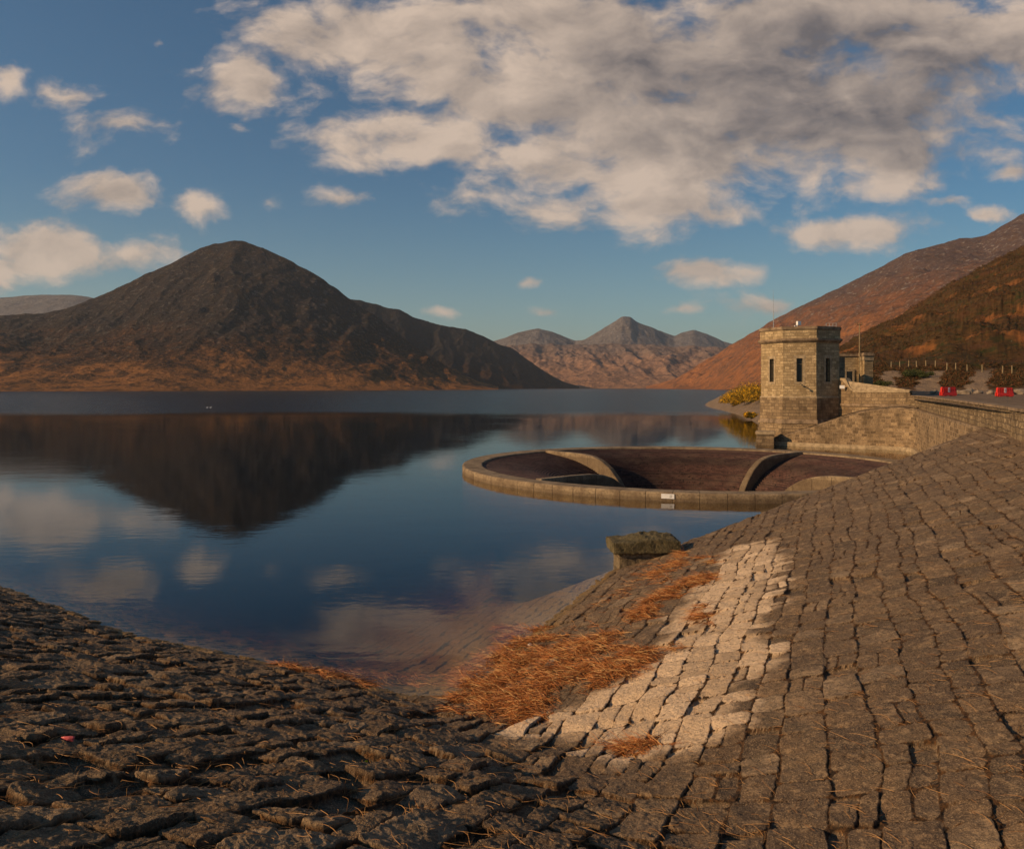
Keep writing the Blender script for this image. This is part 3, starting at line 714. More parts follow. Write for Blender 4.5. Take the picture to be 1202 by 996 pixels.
# crest teeth lines: fine raised brick courses on the outer funnel
for k, deg in enumerate((41, 131, 221, 311)):
    q = math.radians(deg); u = np.array([math.cos(q), math.sin(q)]); n_ = np.array([-u[1], u[0]])
    rs = np.linspace(15.68, 4.6, 40)
    ztop = np.interp(rs, [4.6, 5.2, 6.0, 7.0, 8.0, 9.0, 10.0, 11.0, 12.5, 15.68], [-6.9, -4.9,-3.1,-1.55,-.55,.05,.34,.46,.50,.50])
    V = []; Fc = []
    for r0, zt in zip(rs, ztop):
        for sg, z in ((-1, fun_z(r0)-.4), (-1, zt-.06), (-.8, zt), (.8, zt), (1, zt-.06), (1, fun_z(r0)-.4)):
            c = C_SP+u*r0+n_*sg*.27; V.append((c[0], c[1], float(z)))
    for i in range(len(rs)-1):
        for j in range(5): o = i*6+j; Fc.append((o, o+1, o+7, o+6))
    Fc += [(0, 1, 2, 3, 4, 5), tuple((len(rs)-1)*6+j for j in (5, 4, 3, 2, 1, 0))]
    me = poly_mesh('rib', V, Fc); bm = bmesh.new(); bm.from_mesh(me); bmesh.ops.recalc_face_normals(bm, faces=bm.faces[:]); bm.to_mesh(me); bm.free(); box_uv(me)
    link('rib', me, M_conc, sp)
# white plate on the rim
qa = math.atan2(43-C_SP[1], at(785.5, 590, 42.6)[0]-C_SP[0]); ca = np.array([C_SP[0]+(R_SP+.03)*math.cos(qa), C_SP[1]+(R_SP+.03)*math.sin(qa)])
pl = MB().box((ca[0], ca[1], .27), (.70, .03, .26), qa+math.pi/2).build('notice_plate', M_white, sp)
def text(name, body, loc, size, rot, mt, parent):
    cu = bpy.data.curves.new(name, 'FONT'); cu.body = body; cu.size = size; cu.extrude = .003; cu.align_x = 'CENTER'; cu.align_y = 'CENTER'
    tmp = bpy.data.objects.new(name, cu); COL.objects.link(tmp); bpy.context.view_layer.update()
    me = bpy.data.meshes.new_from_object(tmp.evaluated_get(bpy.context.evaluated_depsgraph_get())); bpy.data.objects.remove(tmp)
    me.transform(mathutils.Matrix.Translation(loc) @ mathutils.Euler(rot).to_matrix().to_4x4())
    o = bpy.data.objects.new(name, me); COL.objects.link(o); me.materials.append(mt)
    if parent: 
        base = parent.location if parent.parent is None else parent.parent.location
        me.transform(mathutils.Matrix.Translation(-base)); o.parent = parent
    return o
for dxm, dzm in ((.13, .05), (.20, .05), (.13, -.03), (.20, -.03)):   # the plate's tiny grey marks
    cc = ca + np.array([-math.sin(qa), math.cos(qa)])*dxm; cc = cc + np.array([math.cos(qa), math.sin(qa)])*.018
    MB().box((cc[0], cc[1], .27+dzm), (.045, .01, .04), qa+math.pi/2).build('plate_marking', M_grey, sp)

# ------------------------------------------------------------------ retaining wall, apron, parapets
wp = [(20.6,33,3.95),(21.9,36,3.95),(25,42.8,3.93),(30.5,56,3.9),(35.2,67.5,3.9),(37.9,74,3.92),(38.5,76.2,3.97),(37.5,78.3,4.0),(34.5,80.3,3.38),(31.1,82.8,1.84),(28,85.4,.52)]
L_ = smooth_line(wp, 150)
rw = empty('retaining_wall', (38.3, 75, 0), 'tall curved wall of squared stone rising from the water below the dam crest', 'wall')
strip('wall', L_[:, :2], -3.0, L_[:, 2], .9, M_wing, rw, rough=.07, side=1, seed=12)
strip('coping', L_[:, :2]-.0*L_[:, :2], L_[:, 2]+.01, L_[:, 2]+.15, 1.0, M_dressd, rw, side=1)
Lw = L_[(L_[:, 1] > 69)]
t_ = np.gradient(Lw[:, :2], axis=0); t_ /= np.linalg.norm(t_, axis=1)[:, None]; nn_ = np.stack([t_[:, 1], -t_[:, 0]], 1)
strip('ledge', Lw[:, :2]-nn_*.34, -3.0, .36, .30, M_dress, rw, rough=.04, side=1, seed=5)
# apron: sloped stone surface behind the wall top, climbing to the parapet
La = L_[(L_[:, 1] > 75.5)]
V = []; rows = []
back = np.array([.55, .84])
for j in range(26):
    f = j/25*7.5; rows.append(np.column_stack([La[:, :2] + back*f, La[:, 2]+.2+.04*f+0*f]))
Pg = np.array(rows); s_h = fbm(Pg[..., 0]*3, Pg[..., 1]*3, 3, 3)*.06
Pg[..., 2] += s_h
skirt = Pg[-1].copy(); skirt[:, 2] = -3; Pg = np.concatenate([Pg, skirt[None]])
UVg = np.zeros(Pg.shape[:2]+(2,)); UVg[..., 0] = np.arange(Pg.shape[1])*.12; UVg[..., 1] = (np.arange(Pg.shape[0])*.3)[:, None]
me = grid_mesh('apron', Pg, uv=UVg)
ap = link('apron', me, M_wing, rw)
# end block in the water
eb = empty('end_block', (27.0, 84.4, 0), 'squared stone block standing in the water at the foot of the tower wall', 'stone block')
rb = math.radians(-18)
MB().box((27.05, 84.6, -.9), (1.8, 2.0, 4.1), rb).build('body', M_plinth, eb, bev=.05)
MB().box((27.05, 84.6, 1.33), (2.0, 2.2, .36), rb).build('cap', M_dress, eb, bev=.07)

# parapets
pw = empty('crest_parapet', (30, 56, 4), 'long low rubble stone wall along the dam crest, running to the right edge', 'wall')
pl_ = smooth_line([(-3.2,-24),(3.6,-7.7),(10.5,8.6),(14.2,17),(19.9,31),(22.4,36.3),(31.0,56.3),(35.7,67.8),(38.4,74),(40.0,78.4),(40.2,80.2)], 330)
nseg = len(pl_)
strip('wall', pl_, 3.2, 5.22+.0*pl_[:, 1], .55, M_para, pw, rough=.09, side=1, seed=41)
strip('coping', pl_-np.array([.10, -.03]), 5.24, 5.36, .75, M_dressd, pw, side=1)
tp = empty('approach_parapet', (38, 82, 4), 'smooth stone parapet with a curved upswept end beside the tower', 'wall')
ql = smooth_line([(40.2,80.0,5.85),(38.9,81.4,5.85),(37.4,83.0,5.84),(36.75,83.75,5.84),(36.3,84.3,5.92),(36.05,84.7,6.4),(35.9,85.0,7.0),(35.75,85.3,7.15),(35.2,86.6,7.15)], 70)
strip('wall', ql[:, :2], 2.5, ql[:, 2]-.22, .5, M_plinth, tp, side=1)
o = np.array([.09, .07])
strip('coping', ql[:, :2]-o, ql[:, 2]-.215, ql[:, 2], .70, M_dress, tp, side=1)
strip('string_course', ql[:, :2]-o*.9, 4.16, 4.42, .10, M_dressd, tp, side=1)
back_l = np.array([(41.2,83.3),(39.6,86.0),(38.6,88.0)])
bp = strip('back_parapet', back_l, 4.6, 5.75, .45, M_plinth, None, side=1); tag(bp, 'short stone parapet in shade on the far side of the tower approach', 'wall')

# ------------------------------------------------------------------ tower
TC = np.array([32.3, 89.0]); tn = -TC/np.linalg.norm(TC); TA0 = math.atan2(tn[1], tn[0])
tw = empty('valve_tower', (TC[0], TC[1], 0), 'octagonal granite tower with slit windows and a corniced parapet at the lake edge', 'tower')
def octr(ap):
    Rr = ap/math.cos(math.pi/8)
    return [(TC[0]+Rr*math.cos(TA0+math.pi/8+k*math.pi/4), TC[1]+Rr*math.sin(TA0+math.pi/8+k*math.pi/4)) for k in range(8)]
AP = 4.06
def ringmesh(name, ap, z0, z1, mt, ap2=None, bev=0, inner=None):
    mb = MB()
    if inner is None: mb.prism(octr(ap), z0, z1, octr(ap2) if ap2 else None)
    else:
        o_, i_ = octr(ap), octr(inner); V = [(x, y, z0) for x, y in o_]+[(x, y, z1) for x, y in o_]+[(x, y, z1) for x, y in i_]+[(x, y, z0) for x, y in i_]
        Fc = []
        for k in range(8):
            k2 = (k+1) % 8
            for a_, b_ in ((0, 8), (8, 16), (16, 24), (24, 0)): Fc.append((a_+k, a_+k2, b_+k2, b_+k))
        mb.add(V, Fc)
    return mb.build(name, mt, tw, bev)
ringmesh('base', AP+.42, -4, 1.7, M_plinth, AP+.34)
ringmesh('base', AP+.22, 1.7, 2.25, M_plinth)
ringmesh('string_course', AP+.34, 2.25, 2.72, M_dressd, AP+.22, bev=.03)
ringmesh('lower_wall', AP+.12, 2.72, 5.02, M_plinth)
ringmesh('string_course', AP+.15, 5.022, 5.2, M_dress, AP+.03)
# upper wall: faces with real openings
V = []; Fc = []
oc = octr(AP); z0, z1, hz0, hz1, hw = 5.2, 10.98, 6.75, 9.28, .31
win = []
for k in range(8):
    A = np.array(oc[k-1]); B = np.array(oc[k]); Lf = np.linalg.norm(B-A); e = (B-A)/Lf; nrm = np.array([e[1], -e[0]])
    Pf = lambda u, z, d=0: (A[0]+e[0]*u-nrm[0]*d, A[1]+e[1]*u-nrm[1]*d, z)
    m_ = Lf/2; o0 = len(V)
    V += [Pf(0, z0), Pf(m_-hw, z0), Pf(m_+hw, z0), Pf(Lf, z0), Pf(0, hz0), Pf(m_-hw, hz0), Pf(m_+hw, hz0), Pf(Lf, hz0), Pf(0, hz1), Pf(m_-hw, hz1), Pf(m_+hw, hz1), Pf(Lf, hz1), Pf(0, z1), Pf(m_-hw, z1), Pf(m_+hw, z1), Pf(Lf, z1)]
    V += [Pf(m_-hw, hz0, .45), Pf(m_+hw, hz0, .45), Pf(m_+hw, hz1, .45), Pf(m_-hw, hz1, .45)]
    for f in ((0,1,5,4),(1,2,6,5),(2,3,7,6),(4,5,9,8),(6,7,11,10),(8,9,13,12),(9,10,14,13),(10,11,15,14),(5,6,17,16),(6,10,18,17),(10,9,19,18),(9,5,16,19)): Fc.append(tuple(o0+q for q in f))
    win.append((A, B, e, nrm, m_, Pf))
me = poly_mesh('upper_wall', V, Fc); box_uv(me); link('upper_wall', me, M_tower, tw)
for k, (A, B, e, nrm, m_, Pf) in enumerate(win):
    wl = math.atan2(e[1], e[0])
    c0 = Pf(m_, (hz0+hz1)/2, .36)
    wd_ = MB().box(c0, (2*hw, .03, hz1-hz0), wl).build('window', M_glass, tw)
    fr_ = MB()
    for du in (-hw+.04, hw-.04): q = Pf(m_+du, (hz0+hz1)/2, .33); fr_.box(q, (.06, .06, hz1-hz0), wl)
    q = Pf(m_, hz1-.62, .33); fr_.box(q, (2*hw, .06, .07), wl)
    ob = fr_.build('window_frame', M_wood2, tw); ob.parent = wd_; 
    sr = MB()
    for z, h_, wdt in ((hz1+.17, .34, 2*hw+.62), (hz0-.13, .22, 2*hw+.5)): q = Pf(m_, z, .06); sr.box(q, (wdt, .19, h_), wl)
    for du in (-hw-.13, hw+.13):
        for i in range(5):
            hh = (hz1-hz0)/5; wd2 = .30 if i % 2 else .22
            q = Pf(m_+math.copysign(hw+wd2/2, du), hz0+hh*(i+.5), .065); sr.box(q, (wd2, .18, hh-.012), wl)
    sr.build('window_surround', M_dress, tw)
ringmesh('cornice', AP+.10, 10.98, 11.17, M_dressd, AP+.30)
ringmesh('cornice', AP+.34, 11.17, 11.42, M_dressd, bev=.04)
ringmesh('parapet', AP+.10, 11.42, 12.36, M_tower, inner=AP-.4)
ringmesh('coping', AP+.22, 12.36, 12.70, M_dressd, bev=.05, inner=AP-.5)
ringmesh('roof', AP-.38, 11.2, 11.9, M_dressd)
def tpart(name, mb, mt): return mb.build(name, mt, tw)
xa = at(908, 400, 88.2); tpart('antenna', MB().tube((xa[0], 88.2, 11.9), (xa[0], 88.2, 14.4), .05, .04).tube((xa[0], 88.2, 14.4), (xa[0]-.05, 88.2, 17.0), .025, .012), M_metal)
xa = at(936, 400, 86.6)
fl = MB().tube((xa[0], 86.6, 12.0), (xa[0], 86.6, 13.0), .04); fl.box((xa[0]+.1, 86.5, 13.15), (.42, .3, .42), .3); fl.box((xa[0]-.2, 86.6, 12.85), (.3, .1, .12), .3)
tpart('floodlight', fl, M_white)
rl = MB()
for q in range(4): rl.tube((34.9+q*.33, 88-.1*q, 11.9), (34.9+q*.33, 88-.1*q, 13.25), .025)
for zq in (13.25, 12.95): rl.tube((34.9, 88, zq), (35.9, 87.7, zq), .022)
tpart('railing', rl, M_metal)
A, B, e, nrm, m_, Pf = win[0]
lp = at(941, 453, 84.7); tpart('wall_lamp', MB().tube((lp[0]-.05, 85.05, 6.55), (lp[0]+.12, 84.5, 6.25), .05).box((lp[0]+.15, 84.45, 6.18), (.26, .2, .12), .3), M_wood2)
# gatehouse behind the tower
gh = empty('gatehouse', (39, 93, 4.6), 'small square stone gatehouse joined to the right side of the tower', 'building')
MB().box((37.4, 94.5, 7.2), (2.6, 4.4, 5.0), -.85).build('link_wall', M_plinth, gh)
g0 = np.array([42.1, 100.6]); rg = .0
MB().box((g0[0], g0[1], 7.4), (4.0, 3.8, 5.2), rg).build('wall', M_tower, gh)
MB().box((g0[0], g0[1], 10.15), (4.3, 4.1, .32), rg).build('coping', M_dressd, gh, bev=.04)
wx, wy = at(997, 442, 98.68)[:2]
ww = MB().box((wx, wy, 7.45), (.75, .10, 1.35), rg).build('window', M_glass, gh)
sb = MB()
sb.add([(wx-.60, wy-.09, 6.6), (wx+.60, wy-.09, 6.6), (wx+.60, wy-.09, 8.4), (wx-.60, wy-.09, 8.4), (wx-.375, wy-.09, 6.77), (wx+.375, wy-.09, 6.77), (wx+.375, wy-.09, 8.13), (wx-.375, wy-.09, 8.13),
  (wx-.60, wy+.1, 6.6), (wx+.60, wy+.1, 6.6), (wx+.60, wy+.1, 8.4), (wx-.60, wy+.1, 8.4), (wx-.375, wy+.1, 6.77), (wx+.375, wy+.1, 6.77), (wx+.375, wy+.1, 8.13), (wx-.375, wy+.1, 8.13)],
  [(0,1,5,4),(1,2,6,5),(2,3,7,6),(3,0,4,7),(0,8,9,1),(1,9,10,2),(2,10,11,3),(3,11,8,0),(4,5,13,12),(5,6,14,13),(6,7,15,14),(7,4,12,15)])
sb.build('window_surround', M_dress, gh)
pr = empty('gate_pier', (43.9, 98.2, 4.6), 'square stone gate pier with a heavy flat cap right of the gatehouse', 'pier')
MB().box((43.9, 98.2, 7.2), (1.15, 1.15, 4.8), .1).build('shaft', M_tower, pr, bev=.03)
MB().box((43.9, 98.2, 9.72), (1.3, 1.3, .55), .1).build('neck', M_dress, pr, bev=.03)
MB().box((43.9, 98.2, 10.2), (1.55, 1.55, .42), .1, .9).build('cap', M_dressd, pr, bev=.05)
xp = at(1009, 400, 98); pole = empty('pole', (xp[0], 98, 5), 'tall thin pole with a small crossarm rising behind the gatehouse', 'pole')
MB().tube((xp[0], 98, 5), (xp[0], 98, 14.1), .09, .07).build('shaft', M_wood, pole)
MB().box((xp[0], 98, 13.9), (.7, .08, .08), .2).tube((xp[0]-.28, 98, 13.9), (xp[0]-.28, 98, 14.2), .04).tube((xp[0]+.28, 98, 13.9), (xp[0]+.28, 98, 14.2), .04).build('crossarm', M_wood2, pole)
sg = at(988.5, 454, 84.9)
sgo = MB().box((sg[0], 84.9, sg[2]), (.50, .04, .34), -.35).build('sign', M_white); tag(sgo, 'small white sign fixed to the shaded wall right of the tower', 'sign')

# ------------------------------------------------------------------ barriers, fence, rocks on the crest
def barrier(px, py, Y, rz, lab):
    X = (px-PX0)/F*Y; z = land_z(px, Y)
    e = empty('road_barrier', (X, Y, z), lab, 'barrier', 'red plastic road barriers')
    e.rotation_euler.z = rz
    def lk(mb, name, mt, bev=0, par=e):
        me = poly_mesh(name, mb.V, mb.F)
        if bev: bevel(me, bev)
        box_uv(me); o = bpy.data.objects.new(name, me); COL.objects.link(o); me.materials.append(mt); o.parent = par; return o
    prof = [(-1.0,.06),(1.0,.06),(1.0,.30),(.95,.42),(.93,.92),(.86,1.0),(-.86,1.0),(-.93,.92),(-.95,.42),(-1.0,.30)]
    mb = MB(); V = []
    for s in (-1, 1):
        for x, zz_ in prof:
            th_ = .22 if zz_ < .35 else (.13 if zz_ < .95 else .10); V.append((x, s*th_, zz_))
    n = len(prof); mb.add(V, [tuple(range(n)), tuple(range(2*n-1, n-1, -1))]+[(i, i+n, (i+1) % n+n, (i+1) % n) for i in range(n)])
    bd = lk(mb, 'body', M_red, .02)
    for s in (-.62, .62): lk(MB().box((s, 0, .045), (.42, .50, .09)), 'foot', M_red, .01)
    lk(MB().box((1.06, 0, .5), (.12, .12, .55)), 'connector', M_red, .02); lk(MB().box((-1.06, 0, .28), (.12, .12, .35)), 'connector', M_red, .02)
    pn = lk(MB().box((-.02, -.145, .68), (.26, .02, .50)), 'panel', M_white, .004)
    mk2 = MB().box((-.02, -.158, .80), (.15, .008, .035)).box((-.02, -.158, .70), (.15, .008, .05)).box((-.02, -.158, .58), (.15, .008, .07))
    lk(mk2, 'panel_marking', M_red)
    for x in (-.75, -.5, -.28, .28, .5, .75): lk(MB().box((x, -.14, .62), (.03, .03, .5)), 'moulded_rib', M_red)
    return e
barrier(1113, 464, 87, .28, 'red plastic barrier with white panel, the left one, nearer the tower')
barrier(1179, 468, 86, .18, 'red plastic barrier with white panel near the right edge of the view')
fe = empty('wire_fence', (75, 140, 9), 'pale timber post and wire fence crossing the foot of the dark hillside', 'fence')
tops = []
for i, (px, yt, yb, Y) in enumerate([(1046,429,437,142),(1056.5,429,436,142),(1066.5,429,436,142),(1076,428,435,141),(1087,427,434,140),(1098,427,436,138),(1111.5,426,436,134),(1122,426,436,132),(1135.5,425,435,130),(1153,423,431,130),(1177,429,440,124),(1188,429,440,124),(1204,430,442,120)]):
    z = land_z(px, Y)
    X = (px-PX0)/F*Y; lean = random.Random(i).uniform(-.07, .07)
    MB().tube((X, Y, z-.3), (X+lean, Y, z+1.35), .10, .09, 7).build('post', M_wood, fe); tops.append((X+lean, Y, z+1.25))
wm = MB()
for p0, p1 in zip(tops[:-1], tops[1:]):
    for dz_ in (0, -.4, -.8): wm.tube((p0[0], p0[1], p0[2]+dz_), (p1[0], p1[1], p1[2]+dz_), .005, n=4)
wm.build('wire', M_wood2, fe)
M_rock = plain('boulder_granite', (.24,.19,.14), .92, var=.4, scale=2.5, bumpd=.04)
def rock(name, c, size, mt, seed, parent=None, sub=3):
    bm = bmesh.new(); bmesh.ops.create_icosphere(bm, subdivisions=sub, radius=1)
    r = np.random.default_rng(seed); pl3 = r.normal(size=(9, 3)); pl3 /= np.linalg.norm(pl3, axis=1)[:, None]; off = r.uniform(.55, .9, 9)
    for v in bm.verts:
        co = np.array(v.co)
        for n3_, o3 in zip(pl3, off):
            d3 = co@n3_-o3
            if d3 > 0: co = co-n3_*d3
        v.co = co*np.array(size)+np.array(c)
    me = bpy.data.meshes.new(name); bm.to_mesh(me); bm.free()
    return link(name, me, mt, parent)
# loose boulders behind the barriers, in a broken row
bl = []
rr = random.Random(4)
blab = ['left of the left barrier','just right of the left barrier','midway between the red barriers','above the left barrier','at the foot of the scree bank','near the right barrier','behind the right barrier','at the right edge of the view']
for i, px in enumerate([1097,1127,1133,1140,1148,1162,1185,1196]):
    Y = rr.uniform(96, 101); sz = rr.uniform(.45, .75); z = land_z(px, Y); X = (px-PX0)/F*Y
    o = rock('boulder', (X, Y, z+sz*.3), (sz*1.2, sz, sz*.7), M_rock, i+10)
    tag(o, ['small grey boulder left of the left red barrier','dark boulder touching the right end of the left red barrier','second boulder to the right of the left red barrier','boulder in the middle of the gap between the red barriers','boulder below the big pale scree bank between the barriers','boulder just left of the right red barrier','boulder behind the top of the right red barrier','boulder beyond the right red barrier at the edge of view'][i], 'boulder', 'boulders along the crest track')

# ------------------------------------------------------------------ stone stub in the water at the bank edge
ws = empty('stone_stub', (4.3, 27.2, 0), 'capped stone block jutting from the paved bank into the water, mossy top', 'stone block')
r6 = math.radians(5)
M_moss, t, bs = mat('mossy_stone')
p = t.pos(); n1 = t.noise(p, 3.5, 6, .65); n2 = t.noise(p, 18, 5, .7)
c = t.mix(t.mr(n1, .4, .65), (.14,.115,.06), (.075,.062,.03)); c = t.mix(t.mr(n2, .5, .7), c, (.19,.15,.085)); t.put(bs.inputs['Base Color'], c)
t.put(bs.inputs['Normal'], t.bump(t.m('ADD', n1, n2), .06))
def rough_box(name, c, size, rz, mt, parent, amp, cuts=14, seed=0, dome=0):
    bm = bmesh.new(); bmesh.ops.create_cube(bm, size=1)
    bmesh.ops.subdivide_edges(bm, edges=bm.edges[:], cuts=cuts, use_grid_fill=True)
    co = np.array([v.co[:] for v in bm.verts]); P0 = co*np.array(size)
    # round corners
    hs = np.array(size)/2; inner = np.clip(P0, -(hs-.05), hs-.05); dd = P0-inner; ln = np.linalg.norm(dd, axis=1)[:, None]; P0 = inner+dd/np.maximum(ln, .05)*np.minimum(ln, .05)
    nd = co/np.linalg.norm(co, axis=1)[:, None]
    dsp = fbm(P0[:, 0]*4+P0[:, 2]*3+seed, P0[:, 1]*4-P0[:, 2]*2.3, 4, seed)*amp
    P0 = P0+nd*dsp[:, None]
    if dome: P0[:, 2] += (co[:, 2] > 0)*dome*np.clip(1.1-(co[:, 0]-.12)**2*5-(co[:, 1]*1.6)**2, 0, 1)*(.7+.5*fbm(P0[:, 0]*3, P0[:, 1]*3, 3, 7))
    cr, sr_ = math.cos(rz), math.sin(rz)
    for v, q in zip(bm.verts, P0): v.co = (q[0]*cr-q[1]*sr_+c[0], q[0]*sr_+q[1]*cr+c[1], q[2]+c[2])
    me = bpy.data.meshes.new(name); bm.to_mesh(me); bm.free(); box_uv(me)
    return link(name, me, mt, parent)
M_stub = masonry('stub_stone', (.16,.12,.07), (.30,.23,.14), (.10,.075,.05), .8, .42, stain=.5)
rough_box('shaft', (4.55, 27.3, -.55), (1.95, .98, 2.3), r6, M_stub, ws, .05, 22, 3)
rough_box('cap', (4.50, 27.3, .78), (2.30, 1.28, .40), r6, M_moss, ws, .06, 26, 5, dome=.26)

# a boulder lying in the straw
gz = ground_at([.85], [14.6])[0]
bpnt = px_to_bank([650], [783])[0]; gz = ground_at([bpnt[0]], [bpnt[1]])[0]
o = rock('boulder', (bpnt[0], bpnt[1], gz+.03), (.27, .24, .17), M_rock, 77); tag(o, 'rounded grey stone lying in the orange dead rushes', 'boulder')

# ------------------------------------------------------------------ dead rushes and loose straws
def straws(name, pts, z0, length, rad, up, mt, seed):
    r = np.random.default_rng(seed); n = len(pts)
    an = r.random(n)*2*np.pi if not isinstance(up, tuple) else r.normal(up[1], up[2], n)
    upv = up[0] if isinstance(up, tuple) else up
    el_ = r.normal(0, upv, n); Ls = r.uniform(length[0], length[1], n)
    bend = r.normal(0, .35, n)
    segs = 4; cen = np.zeros((n, segs+1, 3)); cur = np.column_stack([pts, z0]); cen[:, 0] = cur
    base = ground_at(pts[:, 0], pts[:, 1]); 
    for k in range(segs):
        a2 = an+bend*(k-1.5)/1.5; e2 = el_-.10*k
        step = np.column_stack([np.cos(a2)*np.cos(e2), np.sin(a2)*np.cos(e2), np.sin(e2)])*(Ls/segs)[:, None]
        cur = cur+step
        gz_ = base_height(cur[:, 0], cur[:, 1])[0]-.02+rad
        cur[:, 2] = np.maximum(cur[:, 2], gz_); cen[:, k+1] = cur
    rads = rad*np.array([1, 1, .85, .65, .3])
    tv = np.roll(cen, -1, 1)-cen; tv[:, -1] = tv[:, -2]; tv /= np.linalg.norm(tv, axis=2)[..., None]+1e-9
    upz = np.array([0, 0, 1.]); sv_ = np.cross(tv, upz); sv_ /= np.linalg.norm(sv_, axis=2)[..., None]+1e-9; uv_ = np.cross(sv_, tv)
    V = np.stack([cen+(sv_*math.cos(q)+uv_*math.sin(q))*rads[None, :, None] for q in (math.pi/2, math.pi*7/6, math.pi*11/6)], 2)  # n,seg+1,3,3
    V = V.reshape(-1, 3); base_i = (np.arange(n)*(segs+1)*3)[:, None, None]
    q = []
    for k in range(segs):
        for j in range(3): q.append((k*3+j, k*3+(j+1) % 3, (k+1)*3+(j+1) % 3, (k+1)*3+j))
    q = (np.array(q)[None]+base_i).reshape(-1, 4)
    me = bpy.data.meshes.new(name); me.vertices.add(len(V)); me.vertices.foreach_set('co', V.reshape(-1).astype(np.float32))
    me.loops.add(q.size); me.loops.foreach_set('vertex_index', q.reshape(-1).astype(np.int32)); me.polygons.add(len(q)); me.polygons.foreach_set('loop_start', (np.arange(len(q))*4).astype(np.int32)); me.update(calc_edges=True)
    a_ = me.attributes.new('rnd', 'FLOAT', 'POINT'); a_.data.foreach_set('value', np.repeat(r.random(n), (segs+1)*3).astype(np.float32))
    return link(name, me, mt)
M_straw, t, bs = mat('dead_rush'); rn = t.attr('rnd')
c = t.mix(rn, (.13,.038,.010), (.56,.20,.040)); c = t.mix(t.mr(rn, .74, .95), c, (.62,.38,.15)); t.put(bs.inputs['Base Color'], c); bs.inputs['Roughness'].default_value = .6
M_straw2, t, bs = mat('pale_straw'); rn = t.attr('rnd'); c = t.mix(rn, (.20,.085,.025), (.42,.23,.085)); t.put(bs.inputs['Base Color'], c); bs.inputs['Roughness'].default_value = .6
piles = [([(377,789),(440,792),(526,792),(559,774),(592,755),(584,738),(629,742),(666,757),(703,751),(741,763),(801,758),(808,766),(750,796),(694,815),(638,843),(590,852),(540,838),(512,827),(545,812),(520,804),(440,801),(382,797)], 19000, .12),
 ([(730,735),(762,728),(790,705),(836,680),(832,668),(790,688),(760,705),(738,722)], 3400, .10),
 ([(785,675),(800,668),(812,655),(800,648),(788,660)], 900, .10), ([(812,728),(828,735),(843,725),(842,714),(826,712),(814,718)], 1000, .10),
 ([(700,760),(730,750),(728,742),(704,744),(690,752)], 500, .06), ([(765,690),(784,682),(790,668),(776,664),(762,676)], 500, .06),
 ([(700,720),(760,690),(772,660),(762,655),(735,685),(690,715)], 350, .03), ([(640,770),(700,735),(690,725),(640,755)], 500, .04),
 ([(818,660),(842,660),(840,653),(820,654)], 350, .05),
 ([(700,880),(770,884),(815,880),(812,870),(770,872),(705,874)], 900, .05), ([(580,745),(630,744),(640,736),(590,735)], 700, .05)]
piles.append(([(330,778),(377,783),(526,786),(560,795),(530,806),(440,806),(380,800),(330,790)], 5000, .07))
P_ = []; Z0 = []
for poly, n, hh in piles:
    W_ = px_to_bank([q[0] for q in poly], [q[1] for q in poly]); got = 0; r = np.random.default_rng(n)
    lo_, hi_ = W_.min(0)-.2, W_.max(0)+.2; x = r.uniform(lo_[0], hi_[0], n*14); y = r.uniform(lo_[1], hi_[1], n*14)
    dd = polydist(x, y, W_)
    nz = fbm(x*1.5, y*1.5, 4, 7)
    ok = (dd + .25*nz > 0) & ((n != 5000) | (np.abs(base_height(x, y)[0]-.04) < .09)) & (nz > .09-.24*np.clip(dd, 0, .8)+.30*(r.random(len(x))-.3)) ; x, y, dd, nz = x[ok][:n], y[ok][:n], dd[ok][:n], nz[ok][:n]
    P_.append(np.column_stack([x, y])); g0_ = base_height(x, y)[0]
    Z0.append(g0_ + r.random(len(x))*hh*np.clip(.25+dd*2.2, .2, 1)*(.6+1.2*np.clip(nz+.2, 0, 1)))
st = straws('dead_rushes', np.concatenate(P_), np.concatenate(Z0), (.10, .46), .0034, .20, M_straw, 1)
tag(st, 'orange brown dead rushes washed up in heaps along the waterline and bank', 'rushes', kind='stuff')
# loose straws over the stones; many lodge in the joints
r = np.random.default_rng(99); n = 60000
x0 = r.uniform(-.75, .78, n); yv = 5*(9**r.random(n)); x = x0*yv; y = yv
zz0, jj, _, wbx = stones(x, y); clump = fbm(x*.7, y*.7, 3, 55)
ok = (zz0 > .03) & (x < 6.83+.4186*y-.3) & ((jj > .55) & (clump > -.1) | (r.random(n) < .10)) & (((x-PT0[0])*PN[0]+(y-PT0[1])*PN[1]) < 0)
x, y, zz0 = x[ok][:4200], y[ok][:4200], zz0[ok][:4200]
s2 = straws('scattered_straw', np.column_stack([x, y]), zz0+.02, (.06, .34), .0026, (.08, 1.2, .9), M_straw2, 2)
tag(s2, 'loose dry straws strewn over the stones and lodged in their joints', 'straw', kind='stuff')

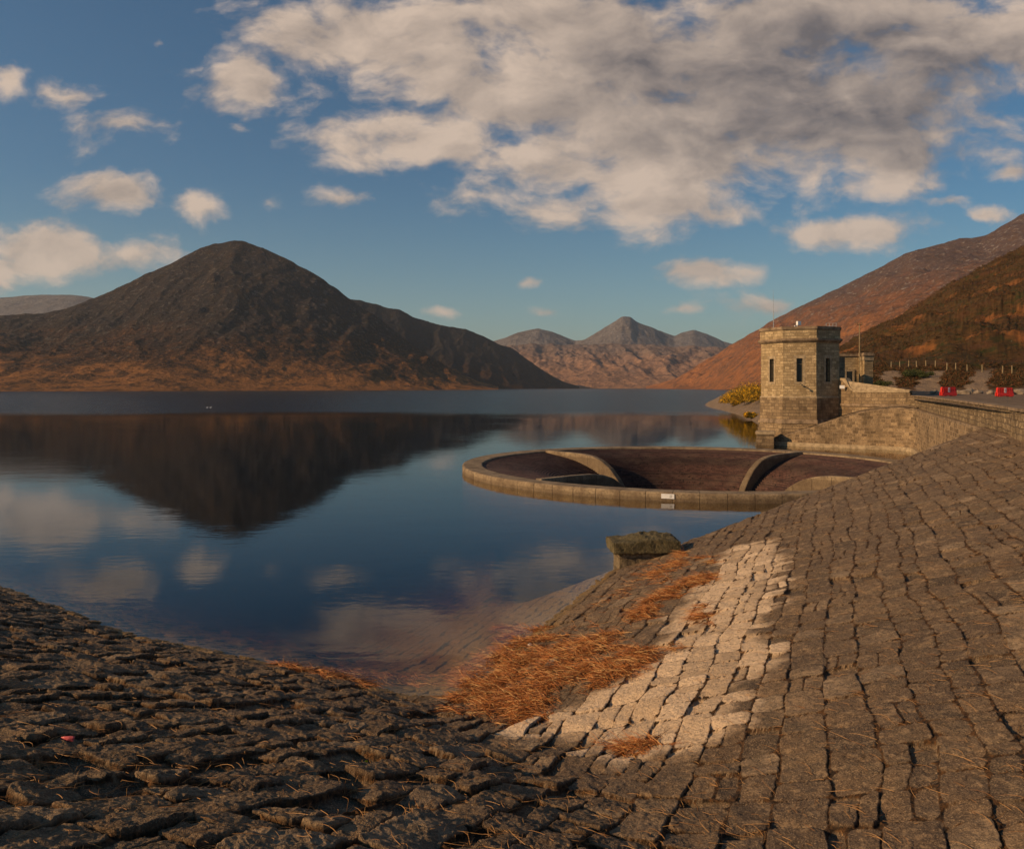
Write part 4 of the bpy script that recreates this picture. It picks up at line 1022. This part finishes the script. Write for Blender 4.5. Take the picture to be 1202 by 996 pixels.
# small litter and birds
def small_rock_at(px, py, size, mt, name, lab, cat, seed):
    q = px_to_bank([px], [py])[0]; z = ground_at([q[0]], [q[1]])[0]
    o = rock(name, (q[0], q[1], z+size[2]*.5), size, mt, seed, sub=2); tag(o, lab, cat)
small_rock_at(80, 868, (.09,.03,.035), plain('faded_red_plastic', (.65,.12,.12), .5, bumpd=0), 'litter', 'scrap of red plastic caught between stones at lower left', 'litter', 3)
small_rock_at(430, 886, (.02,.02,.02), plain('yellow_plastic', (.8,.7,.02), .5, bumpd=0), 'litter', 'tiny bright yellow scrap on the foreground stones', 'litter', 4)
for i, (px, py) in enumerate(((606,760),(622,757))):
    small_rock_at(px, py, (.06,.015,.035), M_white, 'feather', ['white feather on the rushes, the left of two', 'white feather on the rushes, the right of two'][i], 'feather', 20+i)
for i, px in enumerate((243, 247)):
    Y = 235; X = (px-PX0)/F*Y
    g = empty('gull', (X, Y, 0), ['white gull resting on the far water, left of the pair', 'white gull resting on the far water, right of the pair'][i], 'bird', 'gulls on the lake')
    b1 = rock('body', (X, Y, .09), (.30, .15, .16), M_white, 31, g, 2)
    MB().tube((X+.22, Y, .14), (X+.28, Y, .34), .05, .04).build('neck', M_white, g); rock('head', (X+.31, Y, .38), (.09, .06, .06), M_white, 33, g, 2)
    MB().tube((X+.38, Y, .38), (X+.47, Y, .36), .02, .005, 5).build('beak', M_wood, g)

# ------------------------------------------------------------------ haze
M_haze = bpy.data.materials.new('haze'); M_haze.use_nodes = True; t = NT(M_haze.node_tree); t.n.clear()
pvn = t.node('ShaderNodeVolumePrincipled'); pvn.inputs['Color'].default_value = (.72, .82, .95, 1); pvn.inputs['Density'].default_value = .00005
pvn.inputs['Anisotropy'].default_value = .2
mo = t.node('ShaderNodeOutputMaterial'); t.l.new(pvn.outputs[0], mo.inputs['Volume'])
me = poly_mesh('haze', [(x, y, z) for z in (-17, 1000) for x, y in ((-15000,-14500),(15000,-14500),(15000,15000),(-15000,15000))], [(3,2,1,0),(4,5,6,7),(0,1,5,4),(1,2,6,5),(2,3,7,6),(3,0,4,7)])
hz = link('haze', me, M_haze); hz['kind'] = 'stuff'
